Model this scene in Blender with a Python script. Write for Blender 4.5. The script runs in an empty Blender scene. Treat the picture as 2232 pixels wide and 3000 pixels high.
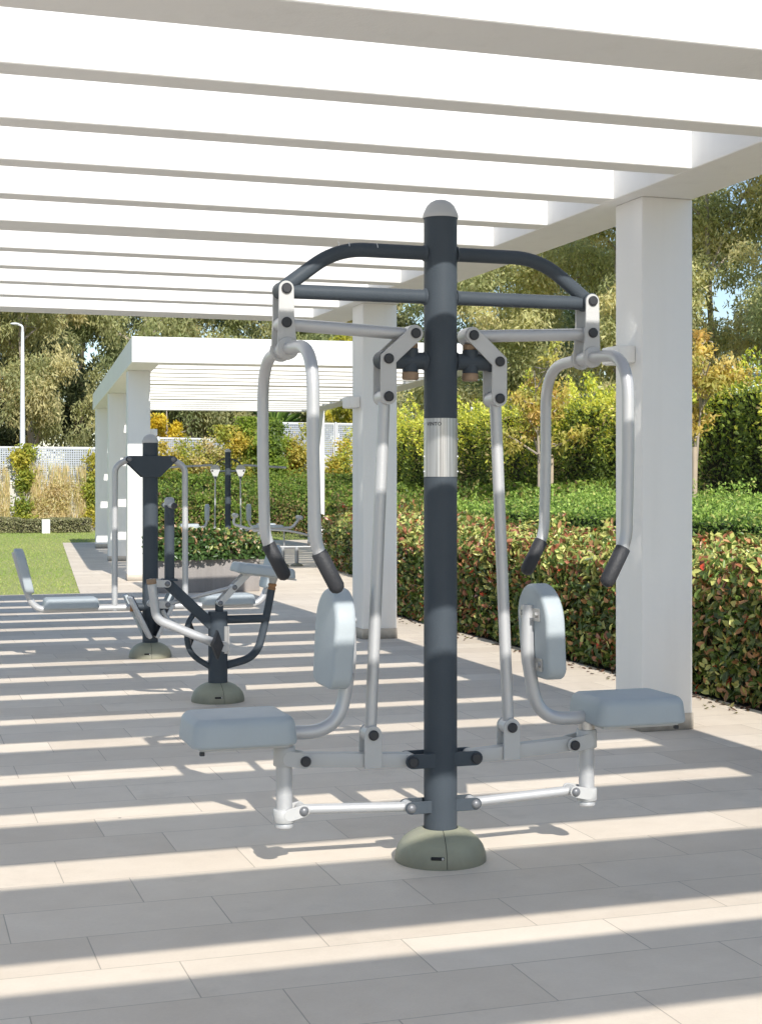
import bpy, bmesh, math, random
import numpy as np
from mathutils import Vector, Matrix
R = math.radians
random.seed(7)
scene = bpy.context.scene
COL = scene.collection

# ------------------------------------------------------------------ objects
def tag(o, label=None, cat=None, group=None, kind=None):
    if label: o['label'] = label
    if cat: o['category'] = cat
    if group: o['group'] = group
    if kind: o['kind'] = kind
    return o

def thing(name, label, cat, loc=(0, 0, 0), rz=0.0, group=None):
    o = bpy.data.objects.new(name, None)
    o.empty_display_size = 0.2
    COL.objects.link(o)
    o.location = loc
    o.rotation_euler = (0, 0, rz)
    return tag(o, label, cat, group)

def link_mesh(name, me, mat, parent=None):
    o = bpy.data.objects.new(name, me)
    me.name = name
    COL.objects.link(o)
    if mat: me.materials.append(mat)
    if parent is not None: o.parent = parent
    return o

# ------------------------------------------------------------------ mesh builder
def frame(d):
    d = Vector(d).normalized()
    up = Vector((0, 0, 1)) if abs(d.z) < 0.95 else Vector((0, 1, 0))
    a = d.cross(up).normalized()
    return a, d.cross(a).normalized()

def fillet(pts, rad, n=7):
    """round the corners of a polyline"""
    P = [Vector(p) for p in pts]
    out = [P[0]]
    for i in range(1, len(P) - 1):
        a, b, c = P[i - 1], P[i], P[i + 1]
        u = (a - b); v = (c - b)
        t = min(rad if not isinstance(rad, (list, tuple)) else rad[i - 1], u.length * .49, v.length * .49)
        p0 = b + u.normalized() * t; p1 = b + v.normalized() * t
        for k in range(n + 1):
            s = k / n
            out.append(p0 * (1 - s) ** 2 + b * 2 * s * (1 - s) + p1 * s * s)
    out.append(P[-1])
    return out

class MB:
    def __init__(s): s.b = bmesh.new()
    def box(s, x0, x1, y0, y1, z0, z1, bev=0.0, seg=2, m=None):
        t = bmesh.new()
        vs = [t.verts.new((x, y, z)) for x in (x0, x1) for y in (y0, y1) for z in (z0, z1)]
        for f in ((0, 1, 3, 2), (4, 6, 7, 5), (0, 4, 5, 1), (2, 3, 7, 6), (0, 2, 6, 4), (1, 5, 7, 3)):
            t.faces.new([vs[i] for i in f])
        if bev: bmesh.ops.bevel(t, geom=t.edges[:], offset=bev, segments=seg, profile=.5, affect='EDGES')
        s._join(t, m); return s
    def _join(s, t, m=None):
        if m is not None: bmesh.ops.transform(t, matrix=m, verts=t.verts)
        me = bpy.data.meshes.new('tmp'); t.to_mesh(me); t.free()
        s.b.from_mesh(me); bpy.data.meshes.remove(me)
    def tube(s, pts, r, seg=18, cap=True):
        P = [Vector(p) for p in pts]
        n = len(P)
        rs = r if isinstance(r, (list, tuple)) else [r] * n
        a = None; rings = []
        for i in range(n):
            d = (P[min(i + 1, n - 1)] - P[max(i - 1, 0)]).normalized()
            if a is None: a, _ = frame(d)
            a = (a - d * a.dot(d)).normalized()
            c = d.cross(a)
            rings.append([s.b.verts.new(P[i] + (a * math.cos(2 * math.pi * k / seg) + c * math.sin(2 * math.pi * k / seg)) * rs[i]) for k in range(seg)])
        for i in range(n - 1):
            for k in range(seg):
                k2 = (k + 1) % seg
                s.b.faces.new((rings[i][k], rings[i][k2], rings[i + 1][k2], rings[i + 1][k]))
        if cap:
            s.b.faces.new(rings[0][::-1]); s.b.faces.new(rings[-1])
        return s
    def cyl(s, p0, p1, r, r1=None, seg=20, ch=0.0):
        p0, p1 = Vector(p0), Vector(p1); r1 = r if r1 is None else r1
        if ch:
            d = (p1 - p0).normalized() * ch
            return s.tube([p0, p0 + d, p1 - d, p1], [r - ch, r, r1, r1 - ch], seg)
        return s.tube([p0, p1], [r, r1], seg)
    def ball(s, c, r, sx=1, sy=1, sz=1, u=14, v=10):
        t = bmesh.new(); bmesh.ops.create_uvsphere(t, u_segments=u, v_segments=v, radius=r)
        s._join(t, Matrix.Translation(c) @ Matrix.Diagonal((sx, sy, sz, 1))); return s
    def lathe(s, prof, c=(0, 0, 0), seg=40):
        rings = []
        for (r, z) in prof:
            if r < 1e-6: rings.append([s.b.verts.new((c[0], c[1], c[2] + z))])
            else: rings.append([s.b.verts.new((c[0] + r * math.cos(2 * math.pi * k / seg), c[1] + r * math.sin(2 * math.pi * k / seg), c[2] + z)) for k in range(seg)])
        for A, B in zip(rings[:-1], rings[1:]):
            for k in range(seg):
                k2 = (k + 1) % seg
                if len(A) == 1 and len(B) == 1: continue
                if len(A) == 1: s.b.faces.new((A[0], B[k2], B[k]))
                elif len(B) == 1: s.b.faces.new((A[k], A[k2], B[0]))
                else: s.b.faces.new((A[k], A[k2], B[k2], B[k]))
        return s
    def prism(s, outline, axis, a0, a1, bev=0.0, seg=2, m=None):
        """outline: 2D points; axis 'y': (x,z) extruded along y; 'x': (y,z) extruded along x; 'z': (x,y)"""
        t = bmesh.new()
        def P(p, a): return (p[0], a, p[1]) if axis == 'y' else ((a, p[0], p[1]) if axis == 'x' else (p[0], p[1], a))
        A = [t.verts.new(P(p, a0)) for p in outline]; B = [t.verts.new(P(p, a1)) for p in outline]
        n = len(A)
        fa = t.faces.new(A); fb = t.faces.new(B[::-1])
        for i in range(n):
            j = (i + 1) % n
            t.faces.new((A[j], A[i], B[i], B[j]))
        bmesh.ops.recalc_face_normals(t, faces=t.faces)
        if bev:
            ed = [e for e in t.edges if (e in fa.edges) or (e in fb.edges)]
            ed = list(set(list(fa.edges) + list(fb.edges)))
            bmesh.ops.bevel(t, geom=ed, offset=bev, segments=seg, profile=.5, affect='EDGES')
        s._join(t, m); return s
    def build(s, name, mat, parent=None, smooth=35):
        bmesh.ops.recalc_face_normals(s.b, faces=s.b.faces)
        me = bpy.data.meshes.new(name); s.b.to_mesh(me); s.b.free()
        if smooth:
            me.polygons.foreach_set('use_smooth', [True] * len(me.polygons))
            me.set_sharp_from_angle(angle=R(smooth))
        return link_mesh(name, me, mat, parent)

def capsule(pts, rads, n=9):
    """outline of a thick polyline with round ends (2D)"""
    P = [Vector(p) for p in pts]
    if not isinstance(rads, (list, tuple)): rads = [rads] * len(P)
    L, Rr = [], []
    for i in range(len(P)):
        if i == 0: d = (P[1] - P[0]).normalized(); k = 1
        elif i == len(P) - 1: d = (P[-1] - P[-2]).normalized(); k = 1
        else:
            d0 = (P[i] - P[i - 1]).normalized(); d1 = (P[i + 1] - P[i]).normalized()
            d = (d0 + d1).normalized(); k = 1 / max(.3, d.dot(d0))
        nrm = Vector((-d.y, d.x))
        L.append(P[i] + nrm * rads[i] * k); Rr.append(P[i] - nrm * rads[i] * k)
    def arc(c, start, end_ccw, r):
        a0 = math.atan2(*(start - c).yx); out = []
        for q in range(1, n):
            a = a0 - math.pi * q / n
            out.append(c + Vector((math.cos(a), math.sin(a))) * r)
        return out
    out = L + arc(P[-1], L[-1], None, rads[-1]) + Rr[::-1] + arc(P[0], Rr[0], None, rads[0])
    return [(p.x, p.y) for p in out]

def rrect(x0, x1, z0, z1, r, n=5, rt=None):
    rt = r if rt is None else rt
    out = []
    for cx, cz, a0, q in ((x1 - rt, z1 - rt, 0, rt), (x0 + rt, z1 - rt, 90, rt), (x0 + r, z0 + r, 180, r), (x1 - r, z0 + r, 270, r)):
        for k in range(n + 1):
            a = R(a0 + 90 * k / n)
            out.append((cx + q * math.cos(a), cz + q * math.sin(a)))
    return out

# ------------------------------------------------------------------ materials
def new_mat(name):
    m = bpy.data.materials.new(name); m.use_nodes = True
    nt = m.node_tree
    return m, nt, nt.nodes['Principled BSDF']

def N(nt, t, **kw):
    n = nt.nodes.new(t)
    for k, v in kw.items(): setattr(n, k, v)
    return n

def math_n(nt, op, a, b=None, c=None):
    n = N(nt, 'ShaderNodeMath', operation=op)
    for i, v in enumerate((a, b, c)):
        if v is None: continue
        if isinstance(v, (int, float)): n.inputs[i].default_value = v
        else: nt.links.new(v, n.inputs[i])
    return n.outputs[0]

def surf(name, base, rough=.5, metal=0.0, var=.12, scale=8.0, bump=0.0, bscale=60.0, spec=.5, rvar=.08, streak=None, grime=0.0, rain=0.0):
    """painted / metal / plaster surface with gentle tonal variation and a fine bump"""
    m, nt, p = new_mat(name)
    tc = N(nt, 'ShaderNodeTexCoord')
    no = N(nt, 'ShaderNodeTexNoise'); no.inputs['Scale'].default_value = scale; no.inputs['Detail'].default_value = 6
    src = tc.outputs['Object']
    if streak:
        mp = N(nt, 'ShaderNodeMapping'); mp.inputs['Scale'].default_value = streak
        nt.links.new(src, mp.inputs['Vector']); src = mp.outputs['Vector']
    nt.links.new(src, no.inputs['Vector'])
    mx = N(nt, 'ShaderNodeMix', data_type='RGBA')
    mx.inputs['A'].default_value = tuple(c * (1 - var) for c in base) + (1,)
    mx.inputs['B'].default_value = tuple(min(1, c * (1 + var)) for c in base) + (1,)
    nt.links.new(no.outputs['Fac'], mx.inputs['Factor'])
    colour = mx.outputs['Result']
    if rain:
        g = N(nt, 'ShaderNodeNewGeometry'); mp2 = N(nt, 'ShaderNodeMapping'); mp2.inputs['Scale'].default_value = (9, 9, .55)
        nr_ = N(nt, 'ShaderNodeTexNoise'); nr_.inputs['Scale'].default_value = 1.0; nr_.inputs['Detail'].default_value = 7
        nt.links.new(g.outputs['Position'], mp2.inputs['Vector']); nt.links.new(mp2.outputs['Vector'], nr_.inputs['Vector'])
        mr = N(nt, 'ShaderNodeMapRange'); mr.inputs['From Min'].default_value = .52; mr.inputs['From Max'].default_value = .80; mr.inputs['To Max'].default_value = rain
        nt.links.new(nr_.outputs['Fac'], mr.inputs['Value'])
        m2 = N(nt, 'ShaderNodeMix', data_type='RGBA'); m2.inputs['B'].default_value = (.42, .39, .34, 1)
        nt.links.new(mr.outputs['Result'], m2.inputs['Factor']); nt.links.new(colour, m2.inputs['A']); colour = m2.outputs['Result']
    if grime:
        g = N(nt, 'ShaderNodeNewGeometry'); sp_ = N(nt, 'ShaderNodeSeparateXYZ'); nt.links.new(g.outputs['Position'], sp_.inputs[0])
        ng = N(nt, 'ShaderNodeTexNoise'); ng.inputs['Scale'].default_value = 22; ng.inputs['Detail'].default_value = 6; nt.links.new(g.outputs['Position'], ng.inputs['Vector'])
        hz = math_n(nt, 'ADD', sp_.outputs[2], math_n(nt, 'MULTIPLY', ng.outputs['Fac'], -.05))
        mr = N(nt, 'ShaderNodeMapRange'); mr.inputs['From Min'].default_value = -.03; mr.inputs['From Max'].default_value = .045; mr.inputs['To Min'].default_value = grime; mr.inputs['To Max'].default_value = 0
        nt.links.new(hz, mr.inputs['Value'])
        m2 = N(nt, 'ShaderNodeMix', data_type='RGBA'); m2.inputs['B'].default_value = (.10, .085, .065, 1)
        nt.links.new(mr.outputs['Result'], m2.inputs['Factor']); nt.links.new(colour, m2.inputs['A']); colour = m2.outputs['Result']
    nt.links.new(colour, p.inputs['Base Color'])
    rr = N(nt, 'ShaderNodeMapRange'); rr.inputs['To Min'].default_value = max(.05, rough - rvar); rr.inputs['To Max'].default_value = min(1, rough + rvar)
    n2 = N(nt, 'ShaderNodeTexNoise'); n2.inputs['Scale'].default_value = scale * 5; n2.inputs['Detail'].default_value = 4
    nt.links.new(tc.outputs['Object'], n2.inputs['Vector'])
    nt.links.new(n2.outputs['Fac'], rr.inputs['Value']); nt.links.new(rr.outputs['Result'], p.inputs['Roughness'])
    p.inputs['Metallic'].default_value = metal
    p.inputs['Specular IOR Level'].default_value = spec
    if bump:
        n3 = N(nt, 'ShaderNodeTexNoise'); n3.inputs['Scale'].default_value = bscale; n3.inputs['Detail'].default_value = 5
        nt.links.new(tc.outputs['Object'], n3.inputs['Vector'])
        bp = N(nt, 'ShaderNodeBump'); bp.inputs['Strength'].default_value = bump; bp.inputs['Distance'].default_value = .01
        nt.links.new(n3.outputs['Fac'], bp.inputs['Height']); nt.links.new(bp.outputs['Normal'], p.inputs['Normal'])
    return m

M = {}
M['plaster'] = surf('white_plaster', (.88, .87, .845), .75, var=.035, scale=1.3, bump=.16, bscale=45, spec=.3, rain=.10)
M['plinth'] = surf('beige_stone', (.60, .54, .46), .65, var=.10, scale=9, bump=.1, grime=.75)
M['dark'] = surf('dark_powder_coat', (.066, .080, .096), .46, var=.12, scale=7, bump=.12, bscale=220, spec=.14)
M['silver'] = surf('silver_paint', (.545, .55, .56), .36, metal=.32, var=.05, scale=9, bump=.06, bscale=260)
M['silverflat'] = surf('silver_plate', (.53, .53, .525), .5, metal=.08, var=.05, scale=9, bump=.06, bscale=260)
M['pad'] = surf('grey_blue_pad', (.425, .472, .50), .5, var=.07, scale=5, bump=.10, bscale=130, spec=.4)
M['dome'] = surf('olive_grey_plastic', (.34, .34, .25), .5, var=.16, scale=9, bump=.14, bscale=90, grime=.55)
M['bolt'] = surf('black_bolt', (.030, .032, .038), .45, var=.15, scale=20)
M['capgrey'] = surf('grey_bolt_cap', (.21, .215, .23), .4, metal=.3, var=.1, scale=20)
M['grip'] = surf('black_rubber_grip', (.030, .031, .036), .6, var=.25, scale=18, bump=.2, bscale=150)
M['cork'] = surf('tan_rubber_buffer', (.33, .225, .145), .7, var=.25, scale=60)
M['amber'] = surf('amber_buffer', (.34, .17, .07), .45, var=.2, scale=30)
M['steel'] = surf('brushed_steel', (.55, .54, .53), .30, metal=.85, var=.10, scale=40)
M['black'] = surf('black_recess', (.012, .012, .013), .7)
M['concrete'] = surf('grey_concrete', (.29, .265, .25), .8, var=.22, scale=3.5, bump=.3, bscale=40, streak=(6, 6, .6))
M['soil'] = surf('dark_soil', (.035, .026, .018), .95, var=.4, scale=9, bump=.6, bscale=25)
M['bark'] = surf('grey_bark', (.40, .34, .28), .9, var=.35, scale=5, bump=.5, bscale=14, streak=(3, 3, .5))
M['bark_dark'] = surf('dark_bark', (.10, .075, .055), .9, var=.35, scale=5, bump=.5, bscale=14, streak=(3, 3, .5))
M['twig'] = surf('dark_twigs', (.030, .028, .014), .95, var=.5, scale=14, bump=.8, bscale=30)  # dark fill for the solid blocks inside the hedges
M['twiggreen'] = surf('shaded_green_interior', (.028, .040, .012), .95, var=.5, scale=14, bump=.8, bscale=30)
M['stake'] = surf('pale_wood_stake', (.50, .40, .30), .8, var=.2, scale=8)
M['galv'] = surf('galvanised_grey', (.42, .43, .44), .45, metal=.3, var=.08, scale=6)
M['white_metal'] = surf('white_painted_metal', (.74, .75, .76), .45, var=.04, scale=5)
M['wallplaster'] = surf('weathered_white_render', (.60, .585, .55), .85, var=.18, scale=2.2, bump=.15, bscale=30, streak=(3, 3, .5))
M['house'] = surf('house_render', (.78, .77, .75), .8, var=.05, scale=1.0)
M['tile'] = surf('terracotta_roof', (.35, .16, .09), .8, var=.25, scale=4)
M['glass'] = surf('dark_window', (.05, .06, .07), .1, var=.1)

# info plate: brushed vertical streaks
def plate_mat():
    m, nt, p = new_mat('brushed_info_plate')
    tc = N(nt, 'ShaderNodeTexCoord'); mp = N(nt, 'ShaderNodeMapping'); mp.inputs['Scale'].default_value = (260, 260, 2.0)
    no = N(nt, 'ShaderNodeTexNoise'); no.inputs['Scale'].default_value = 1.0; no.inputs['Detail'].default_value = 3
    nt.links.new(tc.outputs['Object'], mp.inputs['Vector']); nt.links.new(mp.outputs['Vector'], no.inputs['Vector'])
    cr = N(nt, 'ShaderNodeValToRGB'); cr.color_ramp.elements[0].position = .3; cr.color_ramp.elements[1].position = .72
    cr.color_ramp.elements[0].color = (.30, .29, .29, 1); cr.color_ramp.elements[1].color = (.74, .74, .74, 1)
    nt.links.new(no.outputs['Fac'], cr.inputs['Fac']); nt.links.new(cr.outputs['Color'], p.inputs['Base Color'])
    p.inputs['Metallic'].default_value = .75; p.inputs['Roughness'].default_value = .34
    bp = N(nt, 'ShaderNodeBump'); bp.inputs['Strength'].default_value = .25; bp.inputs['Distance'].default_value = .002
    nt.links.new(no.outputs['Fac'], bp.inputs['Height']); nt.links.new(bp.outputs['Normal'], p.inputs['Normal'])
    return m
M['plate'] = plate_mat()

def paving_mat():
    """limestone tiles .635 x .301 m laid in a third-offset running bond"""
    m, nt, p = new_mat('limestone_paving')
    geo = N(nt, 'ShaderNodeNewGeometry'); sp = N(nt, 'ShaderNodeSeparateXYZ'); nt.links.new(geo.outputs['Position'], sp.inputs[0])
    X, Y = sp.outputs[0], sp.outputs[1]
    v = math_n(nt, 'DIVIDE', math_n(nt, 'SUBTRACT', Y, 4.318), .301)
    row = math_n(nt, 'FLOOR', v)
    u = math_n(nt, 'DIVIDE', math_n(nt, 'ADD', math_n(nt, 'SUBTRACT', X, .318), math_n(nt, 'MULTIPLY', row, .2117)), .635)
    colm = math_n(nt, 'FLOOR', u)
    fu = math_n(nt, 'FRACT', u); fv = math_n(nt, 'FRACT', v)
    du = math_n(nt, 'MULTIPLY', math_n(nt, 'MINIMUM', fu, math_n(nt, 'SUBTRACT', 1.0, fu)), .635)
    dv = math_n(nt, 'MULTIPLY', math_n(nt, 'MINIMUM', fv, math_n(nt, 'SUBTRACT', 1.0, fv)), .301)
    d = math_n(nt, 'MINIMUM', du, dv)
    joint = N(nt, 'ShaderNodeMapRange'); joint.inputs['From Min'].default_value = .0008; joint.inputs['From Max'].default_value = .0023
    nt.links.new(d, joint.inputs['Value'])
    cb = N(nt, 'ShaderNodeCombineXYZ'); nt.links.new(colm, cb.inputs[0]); nt.links.new(row, cb.inputs[1])
    wn = N(nt, 'ShaderNodeTexWhiteNoise', noise_dimensions='3D'); nt.links.new(cb.outputs[0], wn.inputs['Vector'])
    # cloudy grain inside each tile, offset per tile
    ad = N(nt, 'ShaderNodeVectorMath', operation='MULTIPLY_ADD'); ad.inputs[1].default_value = (7, 7, 7)
    nt.links.new(wn.outputs['Color'], ad.inputs[0]); nt.links.new(geo.outputs['Position'], ad.inputs[2])
    no = N(nt, 'ShaderNodeTexNoise'); no.inputs['Scale'].default_value = 5.5; no.inputs['Detail'].default_value = 9; no.inputs['Roughness'].default_value = .62
    nt.links.new(ad.outputs[0], no.inputs['Vector'])
    fine = N(nt, 'ShaderNodeTexNoise'); fine.inputs['Scale'].default_value = 90; fine.inputs['Detail'].default_value = 5
    nt.links.new(geo.outputs['Position'], fine.inputs['Vector'])
    big = N(nt, 'ShaderNodeTexNoise'); big.inputs['Scale'].default_value = .9; big.inputs['Detail'].default_value = 4
    nt.links.new(geo.outputs['Position'], big.inputs['Vector'])
    t = math_n(nt, 'MULTIPLY_ADD', wn.outputs['Value'], .34, math_n(nt, 'MULTIPLY_ADD', no.outputs['Fac'], .55, math_n(nt, 'MULTIPLY_ADD', fine.outputs['Fac'], .22, math_n(nt, 'MULTIPLY', big.outputs['Fac'], .30))))
    cr = N(nt, 'ShaderNodeValToRGB')
    e = cr.color_ramp.elements
    e[0].position = .35; e[0].color = (.690, .585, .470, 1)
    e[1].position = 1.05; e[1].color = (.885, .780, .650, 1)
    nt.links.new(t, cr.inputs['Fac'])
    st = N(nt, 'ShaderNodeTexNoise'); st.inputs['Scale'].default_value = 2.3; st.inputs['Detail'].default_value = 10; st.inputs['Roughness'].default_value = .7
    nt.links.new(geo.outputs['Position'], st.inputs['Vector'])
    sr = N(nt, 'ShaderNodeMapRange'); sr.inputs['From Min'].default_value = .56; sr.inputs['From Max'].default_value = .78; sr.inputs['To Max'].default_value = .38
    nt.links.new(st.outputs['Fac'], sr.inputs['Value'])
    sm = N(nt, 'ShaderNodeMix', data_type='RGBA'); sm.inputs['B'].default_value = (.42, .36, .27, 1)
    nt.links.new(sr.outputs['Result'], sm.inputs['Factor']); nt.links.new(cr.outputs['Color'], sm.inputs['A'])
    # dark specks
    vo = N(nt, 'ShaderNodeTexVoronoi'); vo.inputs['Scale'].default_value = 1.6
    nt.links.new(geo.outputs['Position'], vo.inputs['Vector'])
    sk = N(nt, 'ShaderNodeMapRange'); sk.inputs['From Min'].default_value = .008; sk.inputs['From Max'].default_value = .016
    nt.links.new(vo.outputs['Distance'], sk.inputs['Value'])
    mul = N(nt, 'ShaderNodeMix', data_type='RGBA'); mul.inputs['A'].default_value = (.16, .135, .11, 1)
    nt.links.new(sk.outputs['Result'], mul.inputs['Factor']); nt.links.new(sm.outputs['Result'], mul.inputs['B'])
    jm = N(nt, 'ShaderNodeMix', data_type='RGBA'); jm.inputs['A'].default_value = (.48, .41, .33, 1)
    nt.links.new(joint.outputs['Result'], jm.inputs['Factor']); nt.links.new(mul.outputs['Result'], jm.inputs['B'])
    nt.links.new(jm.outputs['Result'], p.inputs['Base Color'])
    p.inputs['Roughness'].default_value = .62; p.inputs['Specular IOR Level'].default_value = .35
    bp = N(nt, 'ShaderNodeBump'); bp.inputs['Strength'].default_value = .35; bp.inputs['Distance'].default_value = .004
    hh = math_n(nt, 'ADD', joint.outputs['Result'], math_n(nt, 'MULTIPLY', fine.outputs['Fac'], .25))
    nt.links.new(hh, bp.inputs['Height']); nt.links.new(bp.outputs['Normal'], p.inputs['Normal'])
    return m
M['paving'] = paving_mat()

def lawn_mat():
    m, nt, p = new_mat('lawn_ground')
    geo = N(nt, 'ShaderNodeNewGeometry')
    no = N(nt, 'ShaderNodeTexNoise'); no.inputs['Scale'].default_value = .55; no.inputs['Detail'].default_value = 8; no.inputs['Roughness'].default_value = .7
    nt.links.new(geo.outputs['Position'], no.inputs['Vector'])
    cr = N(nt, 'ShaderNodeValToRGB'); e = cr.color_ramp.elements
    e[0].position = .3; e[0].color = (.30, .35, .11, 1); e[1].position = .72; e[1].color = (.43, .44, .16, 1)
    nt.links.new(no.outputs['Fac'], cr.inputs['Fac']); nt.links.new(cr.outputs['Color'], p.inputs['Base Color'])
    p.inputs['Roughness'].default_value = .9
    return m
M['lawn'] = lawn_mat()
M['ground'] = surf('earth', (.12, .10, .06), .95, var=.3, scale=.4)

def perforated_mat():
    m, nt, p = new_mat('perforated_white_panel')
    tc = N(nt, 'ShaderNodeTexCoord'); sp = N(nt, 'ShaderNodeSeparateXYZ'); nt.links.new(tc.outputs['Object'], sp.inputs[0])
    P = .062
    ds = []
    for ax in (0, 2):
        f = math_n(nt, 'FRACT', math_n(nt, 'DIVIDE', sp.outputs[ax], P))
        ds.append(math_n(nt, 'ABSOLUTE', math_n(nt, 'SUBTRACT', f, .5)))
    mx = math_n(nt, 'MAXIMUM', ds[0], ds[1])
    hole = math_n(nt, 'LESS_THAN', mx, .25)
    tr = N(nt, 'ShaderNodeBsdfTransparent'); ms = N(nt, 'ShaderNodeMixShader')
    out = nt.nodes['Material Output']
    nt.links.new(hole, ms.inputs[0]); nt.links.new(p.outputs[0], ms.inputs[1]); nt.links.new(tr.outputs[0], ms.inputs[2])
    nt.links.new(ms.outputs[0], out.inputs[0])
    p.inputs['Base Color'].default_value = (.44, .47, .53, 1); p.inputs['Roughness'].default_value = .5
    return m
M['perf'] = perforated_mat()

def leaf_mat(name, rough=.45, trans=.22, spec=.5):
    m, nt, p = new_mat(name)
    at = N(nt, 'ShaderNodeAttribute', attribute_name='tint')
    nt.links.new(at.outputs['Color'], p.inputs['Base Color'])
    p.inputs['Roughness'].default_value = rough; p.inputs['Specular IOR Level'].default_value = spec
    tl = N(nt, 'ShaderNodeBsdfTranslucent'); ms = N(nt, 'ShaderNodeMixShader'); ms.inputs[0].default_value = trans
    hs = N(nt, 'ShaderNodeHueSaturation'); hs.inputs['Value'].default_value = 1.5; hs.inputs['Saturation'].default_value = 1.1
    nt.links.new(at.outputs['Color'], hs.inputs['Color']); nt.links.new(hs.outputs['Color'], tl.inputs['Color'])
    nt.links.new(p.outputs[0], ms.inputs[1]); nt.links.new(tl.outputs[0], ms.inputs[2])
    nt.links.new(ms.outputs[0], nt.nodes['Material Output'].inputs[0])
    return m
M['leaf_glossy'] = leaf_mat('glossy_leaves', .33, .2, .5)
M['leaf'] = leaf_mat('small_leaves', .5, .38, .3)
M['leaf_tree'] = leaf_mat('tree_leaves', .5, .42, .25)
M['grass'] = leaf_mat('grass_blades', .6, .3, .2)

# ------------------------------------------------------------------ foliage
def unit(a): return a / np.maximum(np.linalg.norm(a, axis=1, keepdims=True), 1e-9)

def leaves(name, P, axis, nrm, ln, wd, tint, mat, parent=None, fold=0.0, gain=1.6):
    """one mesh of many small leaves; fold>0 makes each leaf two faces creased along the midrib"""
    n = len(P)
    axis = unit(axis); side = unit(np.cross(axis, nrm)); nrm = np.cross(side, axis)
    ln = np.broadcast_to(np.asarray(ln, float).reshape(-1, 1), (n, 1)); wd = np.broadcast_to(np.asarray(wd, float).reshape(-1, 1), (n, 1))
    b = P - axis * ln * .5; t = P + axis * ln * .5
    if fold:
        l1 = P - axis * ln * .12 + side * wd * .5 + nrm * wd * fold; r1 = P - axis * ln * .12 - side * wd * .5 + nrm * wd * fold
        t = t - nrm * ln * .12
        l2 = P + axis * ln * .2 + side * wd * .40 + nrm * wd * fold * .6; r2 = P + axis * ln * .2 - side * wd * .40 + nrm * wd * fold * .6
        V = np.stack([b, l1, l2, t, r2, r1], 1); nv = 6
        F = np.array([[0, 1, 2, 3], [0, 3, 4, 5]])
    else:
        l = P + side * wd * .5; r = P - side * wd * .5
        V = np.stack([b, r, t, l], 1); nv = 4
        F = np.array([[0, 1, 2, 3]])
    nf = len(F)
    idx = (np.arange(n)[:, None, None] * nv + F[None]).reshape(-1)
    me = bpy.data.meshes.new(name)
    me.vertices.add(n * nv); me.vertices.foreach_set('co', V.reshape(-1).astype(np.float32))
    me.loops.add(len(idx)); me.loops.foreach_set('vertex_index', idx.astype(np.int32))
    me.polygons.add(n * nf); me.polygons.foreach_set('loop_start', (np.arange(n * nf) * 4).astype(np.int32))
    me.polygons.foreach_set('loop_total', np.full(n * nf, 4, np.int32))
    at = me.attributes.new('tint', 'FLOAT_COLOR', 'POINT')
    c = np.concatenate([np.clip(tint * gain, 0.003, .8), np.ones((n, 1))], 1)
    at.data.foreach_set('color', np.repeat(c, nv, 0).reshape(-1).astype(np.float32))
    me.update(calc_edges=True)
    return link_mesh(name, me, mat, parent)

def snoise(x, y, z, seed=0, f=1.0):
    """cheap smooth noise in about [-1,1]"""
    r = np.random.RandomState(seed); s = 0
    for k in range(5):
        a = r.uniform(-1, 1, 3) * f * (1.3 ** k); ph = r.uniform(0, 6.28)
        s = s + np.sin(a[0] * x * 3 + a[1] * y * 3 + a[2] * z * 3 + ph) / 5 ** .5
    return s

def mixc(cols, w):
    """pick colours by weights; cols (k,3); w (n,k)"""
    w = np.maximum(w, 0); w = w / w.sum(1, keepdims=True)
    cum = np.cumsum(w, 1); u = np.random.rand(len(w), 1)
    i = (u > cum).sum(1).clip(0, len(cols) - 1)
    return np.array(cols)[i]

def rand_dir(n): return unit(np.random.normal(size=(n, 3)))

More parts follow.
